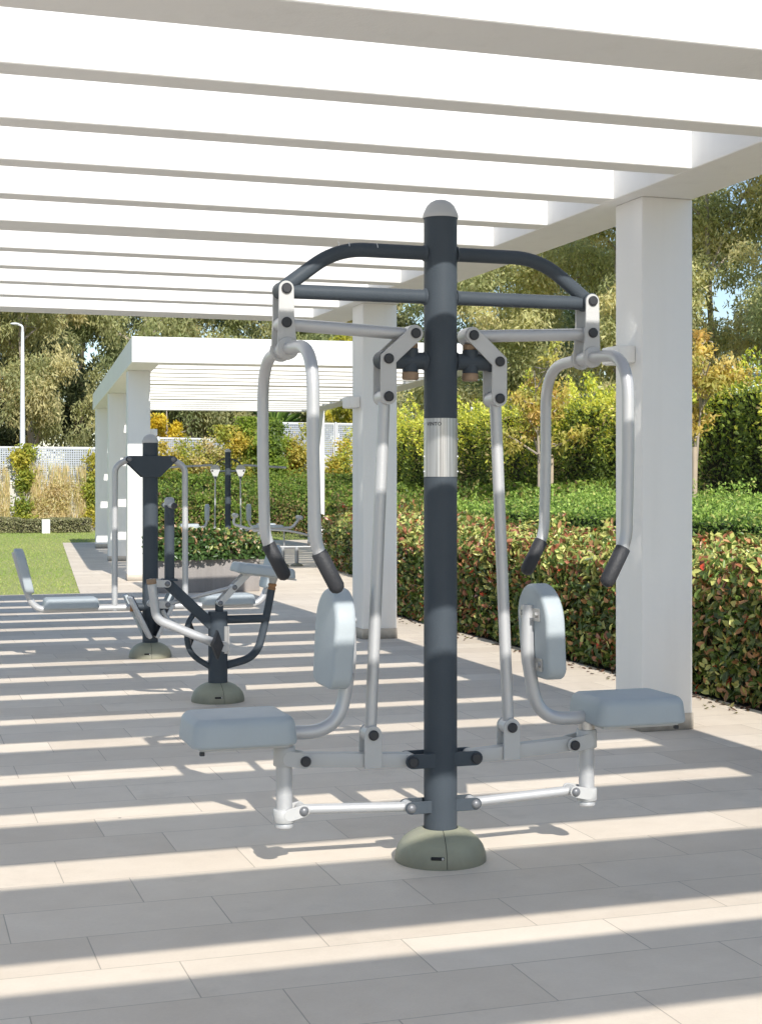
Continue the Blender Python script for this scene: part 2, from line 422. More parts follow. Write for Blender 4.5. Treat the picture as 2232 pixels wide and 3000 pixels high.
def hedge(name, label, corner, ulen, vlen, h, ang, n, ln, wd, colf, mat, core, lumps=.05, slope=0.0, group=None, shoots=0, depth=.07, seed=1, fold=.0, faces=('front', 'top', 'left', 'right'), cat='hedge', upb=.4):
    """clipped hedge: a box of length ulen (local x), depth vlen (local y), height h + slope*v, leaves on its skin.
    local -y face is 'front'"""
    np.random.seed(seed)
    root = thing(name, label, cat, corner, ang, group)
    ins = depth * .9
    c = MB()
    zb = h - ins
    nx = max(2, int(ulen / .5)); ny = max(2, int(vlen / .5))
    # solid dark block added inside to stop light between the leaves
    pts = [(ins, 0), (ulen - ins, 0)]
    t = c.b
    v0 = [t.verts.new((x, y, z)) for (x, y, z) in ((ins, ins, 0), (ulen - ins, ins, 0), (ulen - ins, vlen - ins, 0), (ins, vlen - ins, 0),
          (ins, ins, zb), (ulen - ins, ins, zb), (ulen - ins, vlen - ins, zb + slope * vlen), (ins, vlen - ins, zb + slope * vlen))]
    for f in ((3, 2, 1, 0), (4, 5, 6, 7), (0, 1, 5, 4), (1, 2, 6, 5), (2, 3, 7, 6), (3, 0, 4, 7)): t.faces.new([v0[i] for i in f])
    c.build('branches', core, root, smooth=0)
    areas = {'front': ulen * h, 'top': ulen * vlen, 'left': vlen * h, 'right': vlen * h, 'back': ulen * h}
    tot = sum(areas[f] for f in faces)
    Ps, Ns = [], []
    for f in faces:
        k = int(n * areas[f] / tot)
        a = np.random.rand(k); b = np.random.rand(k); dd = -np.abs(np.random.normal(size=k)) * depth + depth * .3
        if f == 'front':
            x = a * ulen; z = b * h; lump = np.abs(snoise(x, 0 * x, z * .3, seed, .9 if lumps < .15 else 1.7)) * lumps
            P = np.stack([x, -dd - lump, z], 1); Nn = np.tile((0, -1, .25), (k, 1))
        elif f == 'back':
            x = a * ulen; z = b * h; P = np.stack([x, vlen + dd, z], 1); Nn = np.tile((0, 1, .25), (k, 1))
        elif f == 'top':
            x = a * ulen; y = b * vlen; lump = (snoise(x, y, 0 * x, seed + 3, .8) + .6 * snoise(x, y, 0 * x, seed + 9, 2.4)) * lumps
            P = np.stack([x, y, h + slope * y + dd + lump], 1); Nn = np.tile((0, -.1, 1), (k, 1))
        else:
            y = a * vlen; z = b * (h + slope * y)
            P = np.stack([(-dd if f == 'left' else ulen + dd) + 0 * y, y, z], 1); Nn = np.tile((-1 if f == 'left' else 1, 0, .25), (k, 1))
        Ps.append(P); Ns.append(Nn.astype(float))
    P = np.concatenate(Ps); Nn = np.concatenate(Ns)
    if shoots:
        for q in range(shoots):
            bx = np.random.rand() * ulen; by = np.random.rand() * vlen; hh = .1 + .18 * np.random.rand(); k = 22
            zz = np.random.rand(k) * hh
            P = np.concatenate([P, np.stack([bx + np.random.normal(size=k) * .025, by + np.random.normal(size=k) * .025, h + slope * by + zz], 1)])
            Nn = np.concatenate([Nn, np.tile((0, 0, 1.), (k, 1))])
    P[:, 2] = np.maximum(P[:, 2], .03)
    n2 = len(P)
    ax = unit(Nn * upb + np.array([0, 0, .35]) + rand_dir(n2) * .9)
    nr = unit(Nn + rand_dir(n2) * .75)
    L = ln * (.65 + .7 * np.random.rand(n2)); W = wd * (.7 + .6 * np.random.rand(n2))
    leaves('foliage', P, ax, nr, L, W, colf(P, n2, h), mat, root, fold)
    return root

def limb_pts(p0, p1, bend, n=6, rs=None):
    p0, p1 = Vector(p0), Vector(p1); out = []
    off = Vector((rs.uniform(-1, 1), rs.uniform(-1, 1), rs.uniform(-.2, .4))) * bend
    for i in range(n + 1):
        t = i / n
        out.append(p0.lerp(p1, t) + off * math.sin(math.pi * t))
    return out

def tree(name, label, loc, height, spread, base, nclump, nleaf, cols, clump_r=.8, ln=.17, wd=.05, trunk_r=.16, droop=.8, bark='bark', seed=0, group=None, cat='tree', lean=(0, 0), flat=.75, leafmat='leaf_tree', dark=.35, nlimb=7, tmin=.25, gain=1.6):
    """tapered trunk, limbs, and a crown of leaf clumps with gaps"""
    rs = random.Random(seed); np.random.seed(seed + 100)
    root = thing(name, label, cat, loc, 0, group)
    top = Vector((lean[0], lean[1], height * .86))
    tb = MB()
    tp = limb_pts((0, 0, -.05), top, height * .035, 9, rs)
    tb.tube(tp, [trunk_r * (1.25 if i == 0 else 1) * (1 - .8 * i / 9) for i in range(10)], 9)
    centers = []
    for k in range(nlimb):
        t = tmin + (.95 - tmin) * (k + rs.random() * .6) / nlimb
        s = tp[int(t * 9)]
        a = rs.uniform(0, 2 * math.pi) ; rr = spread * (.55 + .45 * rs.random()) * (1.1 - .5 * t)
        e = Vector((s.x + math.cos(a) * rr, s.y + math.sin(a) * rr, min(height * .95, s.z + height * .16 * (.4 + rs.random()))))
        lp = limb_pts(s, e, rr * .15, 6, rs)
        tb.tube(lp, [trunk_r * .5 * (1 - .55 * t) * (1 - .8 * i / 6) + .006 for i in range(7)], 6)
        for q in (3, 4, 5, 6): centers.append(lp[q])
        # twigs
        for _ in range(3):
            b0 = lp[rs.choice((3, 4, 5))]
            e2 = b0 + Vector((rs.uniform(-1, 1), rs.uniform(-1, 1), rs.uniform(-.3, .7))) * spread * .35
            tb.tube(limb_pts(b0, e2, .1, 4, rs), [.022 * trunk_r / .16 + .004, .018 * trunk_r / .16 + .004, .012, .008, .005], 5)
            centers.append(e2)
    tb.build('trunk', M[bark], root)
    rs.shuffle(centers)
    C = []
    for k in range(nclump):
        if k < len(centers): c = centers[k]
        else:
            a = rs.uniform(0, 2 * math.pi); u = rs.random() ** .5; zt = rs.random()
            prof = math.sin(math.pi * (.12 + .8 * zt)) ** .7
            c = Vector((math.cos(a) * u * spread * prof + lean[0] * zt, math.sin(a) * u * spread * prof + lean[1] * zt, base + (height - base) * zt))
        C.append(c)
    C = np.array([tuple(c) for c in C]); k = len(C)
    rad = clump_r * np.random.uniform(.55, 1.25, k)
    tone = np.random.uniform(0, 1, k)
    per = np.maximum(20, (nleaf * rad ** 2 / np.sum(rad ** 2)).astype(int))
    P, T, D = [], [], []
    cols = np.array(cols)
    for i in range(k):
        m = per[i]; d = rand_dir(m) * (np.random.rand(m, 1) ** .45)
        # sub-tufts
        nt_ = 6; tc = rand_dir(nt_) * .7; which = np.random.randint(0, nt_, m)
        d = d * .55 + tc[which] * .6
        p = C[i] + d * rad[i] * np.array([1, 1, flat])
        P.append(p); D.append(d)
        base_c = cols[min(len(cols) - 1, int(tone[i] * len(cols)))]
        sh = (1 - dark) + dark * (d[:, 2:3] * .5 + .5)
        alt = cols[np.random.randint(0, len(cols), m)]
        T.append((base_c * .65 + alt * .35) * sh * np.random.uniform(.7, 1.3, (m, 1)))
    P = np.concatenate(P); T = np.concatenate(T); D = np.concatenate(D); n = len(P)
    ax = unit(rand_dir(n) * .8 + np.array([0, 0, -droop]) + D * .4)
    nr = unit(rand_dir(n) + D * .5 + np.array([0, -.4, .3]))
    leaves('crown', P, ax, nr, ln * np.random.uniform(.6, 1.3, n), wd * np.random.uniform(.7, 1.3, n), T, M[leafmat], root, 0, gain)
    return root

# ------------------------------------------------------------------ camera, sky, sun
cam = bpy.data.cameras.new('camera'); co = bpy.data.objects.new('camera', cam); COL.objects.link(co)
co.location = (0, 0, 1.30); co.rotation_euler = (R(90), 0, R(-18.15))
cam.sensor_fit = 'VERTICAL'; cam.sensor_height = 36; cam.lens = 36 * 4363 / 3000
cam.shift_y = -84.5 / 3000; cam.clip_start = .05; cam.clip_end = 2000
scene.camera = co

EL = 35.7
w = bpy.data.worlds.new('World'); scene.world = w; w.use_nodes = True
nt = w.node_tree; bg = nt.nodes['Background']
sky = nt.nodes.new('ShaderNodeTexSky'); sky.sky_type = 'NISHITA'; sky.sun_disc = False
sky.sun_elevation = R(EL); sky.sun_rotation = R(180); sky.altitude = 50; sky.air_density = 1.0; sky.dust_density = .25; sky.ozone_density = 1.0
nt.links.new(sky.outputs[0], bg.inputs[0]); bg.inputs[1].default_value = .15
sl = bpy.data.lights.new('sun', 'SUN'); sl.energy = 5.0; sl.angle = R(.4); sl.color = (1.0, .962, .895)
so = bpy.data.objects.new('sun', sl); COL.objects.link(so)
so.rotation_euler = (R(90 - EL), 0, 0)      # light travels towards +Y and down
so.location = (0, -20, 30)

vs = scene.view_settings; vs.view_transform = 'Standard'; vs.look = 'None'; vs.exposure = 0; vs.gamma = 1
scene.cycles.max_bounces = 8; scene.cycles.diffuse_bounces = 4; scene.cycles.glossy_bounces = 3; scene.cycles.transparent_max_bounces = 12

# ------------------------------------------------------------------ ground
def sheet(name, pts, z, mat, kind='structure'):
    me = bpy.data.meshes.new(name)
    me.from_pydata([(x, y, z) for x, y in pts], [], [list(range(len(pts)))]); me.update()
    o = link_mesh(name, me, mat); o['kind'] = kind
    return o
sheet('ground', [(-600, -300), (600, -300), (600, 900), (-600, 900)], -.02, M['ground'])
sheet('lawn', [(-25, 17.6), (16, 17.6), (16, 41.8), (-25, 41.8)], -.012, M['lawn'])
sheet('planting_bed', [(4.60, -12), (16, -12), (16, 41), (9.3, 41), (7.4, 17), (4.6, 15)], -.006, M['soil'])
# paving: one slab with its edge
pv = MB()
pv.prism([(-25, -12), (4.70, -12), (4.70, 14.4), (7.35, 14.4), (9.33, 33.05), (3.53, 33.05), (2.105, 17.80), (-25, 17.80)], 'z', -.10, 0.0)
o = pv.build('pavement', M['paving'], smooth=0); o['kind'] = 'structure'

# ------------------------------------------------------------------ pergolas
ZB, HB = 2.80, .32
def pergola(label, origin, ang, W, L, sideW, cross, slats, cols, cs=.30):
    root = thing('pergola', label, 'pergola', origin, ang)
    f0, f1 = cross[0], cross[-1]
    for i, (v0, v1) in enumerate(cross):
        full = i in (0, len(cross) - 1)
        b = MB(); b.box(0 if full else sideW, W if full else W - sideW, v0, v1, ZB, ZB + HB, .004, 1)
        b.build('cross_beam', M['plaster'], root)
    for u0 in (0, W - sideW):
        b = MB(); b.box(u0, u0 + sideW, f0[1], f1[0], ZB, ZB + HB, .004, 1); b.build('side_beam', M['plaster'], root)
    for v in slats:
        b = MB(); b.box(sideW, W - sideW, v, v + .155, ZB + .001, ZB + .001 + .318, .004, 1); b.build('slat', M['plaster'], root)
    for (u, v) in cols:
        b = MB(); b.box(u, u + cs, v, v + cs, 0, ZB, .009, 3); c = b.build('column', M['plaster'], root)
        b = MB(); b.box(u - .004, u + cs + .004, v - .004, v + cs + .004, 0, .088, .003, 1); b.build('plinth', M['plinth'], c)
    return root

# pergola over the terrace (axis along Y)
Y0 = -3.98; X0 = -1.70
yc = [(-3.98, -3.64), (.22, .56), (4.49, 4.83), (8.755, 9.09), (13.02, 13.41)]
ysl = [-3.04, -2.23, -1.42, -.61, 1.29, 2.09, 2.90, 3.73, 5.47, 6.293, 7.10, 7.94, 9.765, 10.57, 11.38, 12.20]
P1 = pergola('white plastered pergola overhead with wide slats shading the striped terrace', (X0, Y0, 0), 0, 4.016 - X0, 13.41 - Y0, .394,
        [(a - Y0, b - Y0) for a, b in yc], [y - Y0 for y in ysl],
        [(4.016 - .30 - X0, y - Y0) for y in (-2.73, 2.117, 6.968, 11.819)] + [(0, y - Y0) for y in (-2.73, 2.117, 6.968, 11.819)])

A2 = R(-5.0); O2 = (2.82, 18.50, 0)
def p2(u, v, z=0):
    c, s = math.cos(A2), math.sin(A2)
    return (O2[0] + u * c - v * s, O2[1] + u * s + v * c, z)
L2 = 12.37; per = (L2 - .36) / 3
cr2 = [(k * per, k * per + (.36 if k in (0, 3) else .34)) for k in range(4)]
cr2[-1] = (L2 - .38, L2)
sl2 = []
for k in range(3):
    a = cr2[k][1]; b = cr2[k + 1][0]; gap = (b - a - 4 * .15) / 5
    sl2 += [a + gap * (j + 1) + .15 * j for j in range(4)]
W2 = 4.66
P2 = pergola('second white pergola further back behind the planter box', O2, A2, W2, L2, .36, cr2, sl2,
        [(.03, 1.36), (.03, 6.46), (.03, 11.55), (W2 - .45, 1.36), (W2 - .33, 6.46), (W2 - .29, 11.55)])

# wall lamps on the columns
def wall_lamp(label, x, y, sgn, ang=0):
    t = thing('wall_lamp', label, 'wall lamp', (x, y, 1.98), ang, 'white box lamps fixed to the pergola columns')
    a, b = (-.098, -.002) if sgn < 0 else (.002, .098)
    m = MB(); m.box(a, b, -.10, .10, -.045, .045, .006, 2); m.build('housing', M['plaster'], t)
    m = MB(); m.box(a + .012, b - .012, -.085, .085, -.049, -.044); m.build('diffuser', M['white_metal'], t)
wall_lamp('white box lamp on the nearest right column', 3.716, 7.135, -1)
wall_lamp('white box lamp on the second right column of the near pergola', 3.716, 11.985, -1)
q = p2(.33, 1.51); wall_lamp('white box lamp on the left front column of the far pergola', q[0], q[1], 1, A2)

# ------------------------------------------------------------------ shared machine pieces
def foot(root, r=.158, h=.112, az=-110):
    b = MB(); b.lathe([(r, 0), (r, .012), (r * .985, .028), (r * .93, .052), (r * .82, .075), (r * .66, .094), (r * .50, .106), (.061, h), (.0585, h - .01)])
    d = b.build('base_cover', M['dome'], root, 50)
    # slot with a bolt and the seam
    a = R(az)
    s = MB(); m = Matrix.Rotation(a, 4, 'Z')
    s.box(.141, .157, -.028, .018, .033, .044, .004, 2, m=m); s.build('slot', M['black'], d)
    s = MB(); s.ball(m @ Vector((.153, .012, .0385)), .0055); s.build('screw', M['steel'], d)
    for da in (10, 190):
        m2 = Matrix.Rotation(a + R(da), 4, 'Z')
        prof = [(r + .0006, .004), (r * .985 + .0007, .028), (r * .93 + .0008, .052), (r * .82 + .0008, .075), (r * .66 + .0008, .094), (r * .50 + .0006, .106), (.062, h)]
        s = MB(); s.tube([m2 @ Vector((p_[0] - .0006, 0, p_[1])) for p_ in prof], .0011, 6); s.build('seam', M['black'], d)
    return d

def top_cap(root, z, r=.0575):
    b = MB(); b.lathe([(r + .0035, -.006), (r + .0045, .0), (r + .0035, .008), (r * .97, .020), (r * .84, .036), (r * .62, .049), (r * .35, .057), (0, .060)], (0, 0, z), 32)
    return b.build('top_cap', M['silverflat'], root, 50)

def bolt(root, x, z, y0, y1, r=.0175, mat='bolt'):
    """round-headed pivot bolt along Y, head at both ends"""
    b = MB()
    if mat == 'bolt':
        b.tube([(x, y0, z), (x, y0 + .003, z), (x, y1 - .003, z), (x, y1, z)], [r - .004, r, r, r - .004], 18)
    else:
        b.tube([(x, y0, z), (x, y0 + .004, z), (x, y0 + .010, z), (x, y1 - .010, z), (x, y1 - .004, z), (x, y1, z)], [r * .35, r * .8, r, r, r * .8, r * .35], 16)
    return b.build('bolt', M[mat], root)

def soft_pad(name, root, x0, x1, y0, y1, z0, z1, rv=.05, rt=.03, mat='pad', m=None):
    t = bmesh.new()
    vs = [t.verts.new((x, y, z)) for x in (x0, x1) for y in (y0, y1) for z in (z0, z1)]
    for f in ((0, 1, 3, 2), (4, 6, 7, 5), (0, 4, 5, 1), (2, 3, 7, 6), (0, 2, 6, 4), (1, 5, 7, 3)): t.faces.new([vs[i] for i in f])
    bmesh.ops.recalc_face_normals(t, faces=t.faces)
    ev = [e for e in t.edges if abs(e.verts[0].co.z - e.verts[1].co.z) > 1e-4]
    bmesh.ops.bevel(t, geom=ev, offset=rv, segments=6, profile=.5, affect='EDGES')
    et = [e for e in t.edges if abs(e.verts[0].co.z - z1) < 1e-5 and abs(e.verts[1].co.z - z1) < 1e-5]
    # the top face shrinks a little (sloping sides)
    bmesh.ops.bevel(t, geom=et, offset=rt, segments=6, profile=.5, affect='EDGES')
    eb = [e for e in t.edges if abs(e.verts[0].co.z - z0) < 1e-5 and abs(e.verts[1].co.z - z0) < 1e-5]
    bmesh.ops.bevel(t, geom=eb, offset=min(.012, rt), segments=3, profile=.5, affect='EDGES')
    cx, cy = (x0 + x1) / 2, (y0 + y1) / 2
    for v in t.verts:
        k = 1 - .06 * (v.co.z - z0) / (z1 - z0)
        v.co.x = cx + (v.co.x - cx) * k; v.co.y = cy + (v.co.y - cy) * k
        if v.co.z > z0 + .6 * (z1 - z0):   # shallow saddle on top
            v.co.z += .008 * (((v.co.x - cx) / (x1 - x0) * 2) ** 2 - .4) * .5
    b = MB(); b._join(t, m)
    return b.build(name, M[mat], root, 60)

# ------------------------------------------------------------------ machine 1: double chest press
T = thing('chest_press_machine', 'large double chest press on a tall dark pole in the foreground', 'exercise machine', (1.799, 4.829, 0), 0)
b = MB(); b.cyl((0, 0, .02), (0, 0, 2.218), .0575, seg=48); b.build('pole', M['dark'], T, 40)
top_cap(T, 2.220)
foot(T, az=-112)
# upper frame
b = MB(); b.tube(fillet([(-.568, 0, 1.945), (-.372, 0, 2.093), (.372, 0, 2.093), (.568, 0, 1.945)], .10, 10), .0245, 22); b.build('upper_bar', M['dark'], T, 60)
b = MB(); b.cyl((-.56, 0, 1.942), (.56, 0, 1.942), .0245, seg=22); b.build('cross_bar', M['dark'], T, 60)
for x, z in ((.059, 2.093), (.059, 1.942), (.059, 1.721)):
    for s in (-1, 1):
        b = MB(); r_ = .0245 if z > 1.8 else .029
        b.tube([(s * (x - .004), 0, z), (s * (x + .001), 0, z), (s * (x + .005), 0, z)], [r_ + .006, r_ + .004, r_ + .0005], 22); b.build('weld', M['dark'], T)
# paint chips on the upper bar
for x in (-.372, -.335, -.235):
    b = MB(); b.tube([(x, -.0245 * math.cos(a), 2.093 + .0245 * math.sin(a)) for a in (R(15), R(35), R(60))], .0016, 5); b.build('paint_scratch', M['white_metal'], T)
b = MB(); b.cyl((-.185, 0, 1.721), (.185, 0, 1.721), .029, seg=22); b.build('stub_bar', M['dark'], T, 60)
for s in (-1, 1):
    # rubber stops on the stub
    b = MB(); b.cyl((s * .11, 0, 1.682), (s * .11, 0, 1.762), .0275, seg=20); st = b.build('stop_sleeve', M['dark'], T)
    for z0, z1 in ((1.655, 1.682), (1.762, 1.782)):
        b = MB(); b.cyl((s * .11, 0, z0), (s * .11, 0, z1), .0285 if z0 < 1.7 else .026, seg=18, ch=.003); b.build('rubber_stop', M['cork'], st)
    # pivot hub at the end of the frame
    b = MB(); b.cyl((s * .559, -.038, 1.946), (s * .559, .038, 1.946), .029, seg=22); b.build('pivot_hub', M['dark'], T, 50)
    # hanging link: two plates
    for y in (-.044, .038):
        b = MB(); b.prism(capsule([(s * .559, 1.946), (s * .559, 1.85), (s * .556, 1.742)], [.0255, .027, .034]), 'y', y, y + .0075, .0015, 1)
        b.build('link_plate', M['silverflat'], T)
    bolt(T, s * .559, 1.946, -.053, .053); bolt(T, s * .559, 1.833, -.053, .053)
    # upper push rod
    b = MB(); b.cyl((s * .545, 0, 1.831), (s * .115, 0, 1.811), .0215, seg=22); b.build('push_rod', M['silver'], T, 50)
    b = MB(); b.cyl((s * .559, -.036, 1.833), (s * .559, .036, 1.833), .026, seg=20); b.build('rod_end', M['silver'], T, 50); b = MB(); b.cyl((s * .106, -.036, 1.811), (s * .106, .036, 1.811), .030, seg=20); b.build('rod_end', M['silver'], T, 50)
    # bent crank: two plates
    for y in (-.044, .038):
        b = MB(); b.prism(capsule([(s * .106, 1.811), (s * .203, 1.722), (s * .203, 1.594)], [.027, .0275, .028]), 'y', y, y + .0075, .0015, 1)
        b.build('crank_plate', M['silverflat'], T)
    for (x, z) in ((.106, 1.811), (.203, 1.722), (.203, 1.594)): bolt(T, s * x, z, -.053, .053)
    b = MB(); b.cyl((s * .203, -.036, 1.722), (s * .203, .036, 1.722), .031, seg=20); b.build('crank_hub', M['dark'], T, 50)
    # long lift rod
    b = MB(); b.cyl((s * .204, 0, 1.594), (s * .254, 0, .447), .0205, seg=22); b.build('lift_rod', M['silver'], T, 50)
    b = MB(); b.cyl((s * .203, -.036, 1.594), (s * .203, .036, 1.594), .027, seg=20); b.build('rod_end', M['silver'], T, 50); b = MB(); b.cyl((s * .254, -.033, .447), (s * .254, .033, .447), .029, seg=20); b.build('rod_end', M['silver'], T, 50)
    # lower rocker arm
    b = MB()
    a = math.atan2(.022, .375)
    mm = Matrix.Translation((s * .11, 0, .351)) @ Matrix.Rotation(-s * a if s > 0 else a, 4, 'Y')
    b.box(0 if s > 0 else -.385, .385 if s > 0 else 0, -.023, .023, -.0235, .0235, .004, 2, m=mm); b.build('rocker_arm', M['silverflat'], T)
    for y in (-.034, .0265):
        b = MB(); b.prism([(s * .254 - .031, .335), (s * .254 + .031, .335)] + [(s * .254 + .031 * math.cos(R(k)) * (1 if k in (0,) else 1), .447 + .031 * math.sin(R(k))) for k in range(0, 181, 18)], 'y', y, y + .0075, .0015, 1)
        b.build('clevis_plate', M['silverflat'], T)
    bolt(T, s * .254, .447, -.044, .044)
    # dark lugs on the pole
    for y in (-.045, .034):
        b = MB(); b.prism(capsule([(s * .03, .35), (s * .115, .35)], .0245), 'y', y, y + .011, .0015, 1); b.build('pole_lug', M['dark'], T)
    bolt(T, s * .115, .35, -.054, .054, .0185)
    b = MB(); b.cyl((s * .115, -.033, .35), (s * .115, .033, .35), .0245, seg=20); b.build('rocker_hub', M['silverflat'], T, 50)
    # seat post with its sleeves
    b = MB(); b.cyl((s * .556, 0, .16), (s * .556, 0, .445), .0275, seg=24); b.build('seat_post', M['silver'], T, 50)
    for (zc, hh, xb, bm, br) in ((.389, .064, .492, 'bolt', .0175), (.190, .044, .497, 'capgrey', .0165)):
        b = MB(); b.cyl((s * .556, 0, zc - hh / 2), (s * .556, 0, zc + hh / 2), .0365, seg=26, ch=.002); b.build('sleeve', M['silverflat'], T, 50)
        zb2 = .373 if zc > .3 else .207
        for y in (-.037, .028):
            b = MB(); b.prism(capsule([(s * .545, zc - (.006 if zc > .3 else -.006)), (s * xb, zb2)], [.026 if zc > .3 else .021, .0245 if zc > .3 else .020]), 'y', y, y + .009, .0015, 1)
            b.build('sleeve_fork', M['silverflat'], T)
        bolt(T, s * xb, zb2, -.048, .048, br, bm)
        b = MB(); b.cyl((s * xb, -.026, zb2), (s * xb, .026, zb2), .0225 if zc > .3 else .018, seg=18); b.build('fork_hub', M['silverflat'], T, 50)
    b = MB(); b.lathe([(0, 0), (.022, .001), (.030, .006), (.031, .014), (.028, .022)], (s * .556, 0, .146), 24); b.build('post_cap', M['silver'], T, 50)
    b = MB(); b.cyl((s * .556, 0, .42), (s * .556, 0, .452), .029, seg=24); b.build('post_neck', M['steel'], T, 50)
    # lower tie rod
    b = MB(); b.cyl((s * .118, 0, .190), (s * .497, 0, .207), .0165, seg=18); b.build('tie_rod', M['silver'], T, 50)
    for y in (-.036, .028):
        b = MB(); b.prism(capsule([(s * .03, .190), (s * .118, .190)], [.021, .021]), 'y', y, y + .008, .0015, 1); b.build('tie_lug', M['dark'], T)
    bolt(T, s * .118, .190, -.047, .047, .0165, 'capgrey')
    b = MB(); b.cyl((s * .118, -.027, .19), (s * .118, .027, .19), .0195, seg=18); b.build('tie_hub', M['silver'], T, 50)
    # seat
    sx = (s * .538, s * .892); x0, x1 = min(sx), max(sx)
    soft_pad('seat', T, x0, x1, -.148, .148, .447, .541, .05, .030)
    b = MB(); b.box(x0 + .03, x1 - .03, -.11, .11, .436, .4465, .002, 1); b.build('seat_plate', M['silverflat'], T)
    b = MB(); b.box(s * .855 - .008, s * .855 + .008, -.115, -.10, .424, .4365, .002, 1); b.build('seat_clip', M['bolt'], T)
    # bent seat tube
    b = MB(); b.tube(fillet([(s * .60, 0, .466), (s * .365, 0, .462), (s * .326, 0, .70), (s * .332, 0, .872)], [.17, .06], 12), .0235, 22); b.build('back_tube', M['silver'], T, 60)
    # backrest
    o_ = []
    for k in range(0, 181, 10): o_.append((.128 * math.cos(R(k)), .818 + .128 * math.sin(R(k))))
    for (cy_, a0) in ((-.072, 180), (.072, 270)):
        for k in range(0, 91, 15): o_.append((cy_ + .05 * math.cos(R(a0 + k)), .664 + .05 * math.sin(R(a0 + k))))
    xi, xo = s * .344, s * .418
    b = MB(); b.prism(o_, 'x', min(xi, xo), max(xi, xo), .016, 4)
    # gentle lean
    for v in b.b.verts: v.co.x += s * (.78 - v.co.z) * .06
    bk = b.build('backrest', M['pad'], T, 60)
    for z in (.840, .665):
        xz = xi + s * (.78 - z) * .06
        b = MB(); b.box(*sorted((xz - s * .006, xz + s * .0005)), -.078, .078, z - .022, z + .022, .001, 1); bp_ = b.build('back_bracket', M['steel'], bk)
        for y in (-.060, .060):
            b = MB(); b.cyl((xz - s * .016, y, z), (xz - s * .005, y, z), .011, seg=6); b.build('nut', M['steel'], bp_)
    xz = xi - s * .0005
    b = MB(); b.prism(rrect(-.032, .032, .85, .895, .008, rt=.022), 'x', *sorted((xz, xz - s * .0022))); b.build('recess', M['black'], bk)
    # press handle: one bent bar with two rubber grips
    pts = [(s * .466, -.332, .965), (s * .541, -.332, 1.105), (s * .548, -.332, 1.40), (s * .548, -.332, 1.735), (s * .556, 0, 1.748),
           (s * .548, .332, 1.735), (s * .548, .332, 1.40), (s * .541, .332, 1.105), (s * .466, .332, .965)]
    path = fillet(pts, [.05, .05, .155, .12, .155, .05, .05], 10)
    b = MB(); b.tube(path, .0205, 22); hb = b.build('press_handle', M['silver'], T, 60)
    for y in (-.332, .332):
        p0 = Vector((s * .530, y, 1.084)); p1 = Vector((s * .462, y, .957)); d = (p1 - p0).normalized()
        b = MB(); b.tube([p0, p0 + d * .003, p1 - d * .02, p1 - d * .008, p1], [.0225, .0255, .0255, .021, .010], 22); b.build('grip', M['grip'], hb, 60)
    for y in (-.055, .047):
        b = MB(); b.cyl((s * .556, y, 1.746), (s * .556, y + .008, 1.746), .037, seg=26, ch=.002); b.build('collar', M['silverflat'], hb, 50)
    b = MB(); b.cyl((s * .556, -.046, 1.746), (s * .556, .046, 1.746), .0265, seg=22); b.build('handle_hub', M['silver'], hb, 50)

# curved information plate with the maker's lettering
PR = .0592
ca = math.atan2(-4.829, -1.799) + R(6)       # it faces the path
def wrap(arc, z, r=PR):
    a = ca + arc / r
    return (r * math.cos(a), r * math.sin(a), z)
b = MB(); n_ = 28; half = .0845
ring = [[b.b.verts.new(wrap(-half + 2 * half * i / n_, z, rr)) for i in range(n_ + 1)] for (z, rr) in ((1.322, PR - .0012), (1.322, PR), (1.523, PR), (1.523, PR - .0012))]
for r0, r1 in zip(ring[:-1], ring[1:]):
    for i in range(n_): b.b.faces.new((r0[i], r0[i + 1], r1[i + 1], r1[i]))
pl = b.build('info_plate', M['plate'], T, 50)
for a_ in (-half + .006, half - .006):
    for z in (1.34, 1.392, 1.452, 1.505):
        b = MB(); b.ball(wrap(a_, z, PR + .0004), .0032, u=10, v=6); b.build('rivet', M['white_metal'], pl)
cu = bpy.data.curves.new('lettering', 'FONT'); cu.body = 'VINTO'; cu.size = .017; cu.align_x = 'LEFT'; cu.offset = .0004; cu.space_character = 1.1
tmp = bpy.data.objects.new('lettering', cu); COL.objects.link(tmp)
dg = bpy.context.evaluated_depsgraph_get(); me = bpy.data.meshes.new_from_object(tmp.evaluated_get(dg))
COL.objects.unlink(tmp); bpy.data.objects.remove(tmp)
for v in me.vertices:
    x, y = v.co.x, v.co.y
    v.co = wrap(-.058 + x, 1.4975 + y, PR + .0006)
link_mesh('lettering', me, M['bolt'], pl)

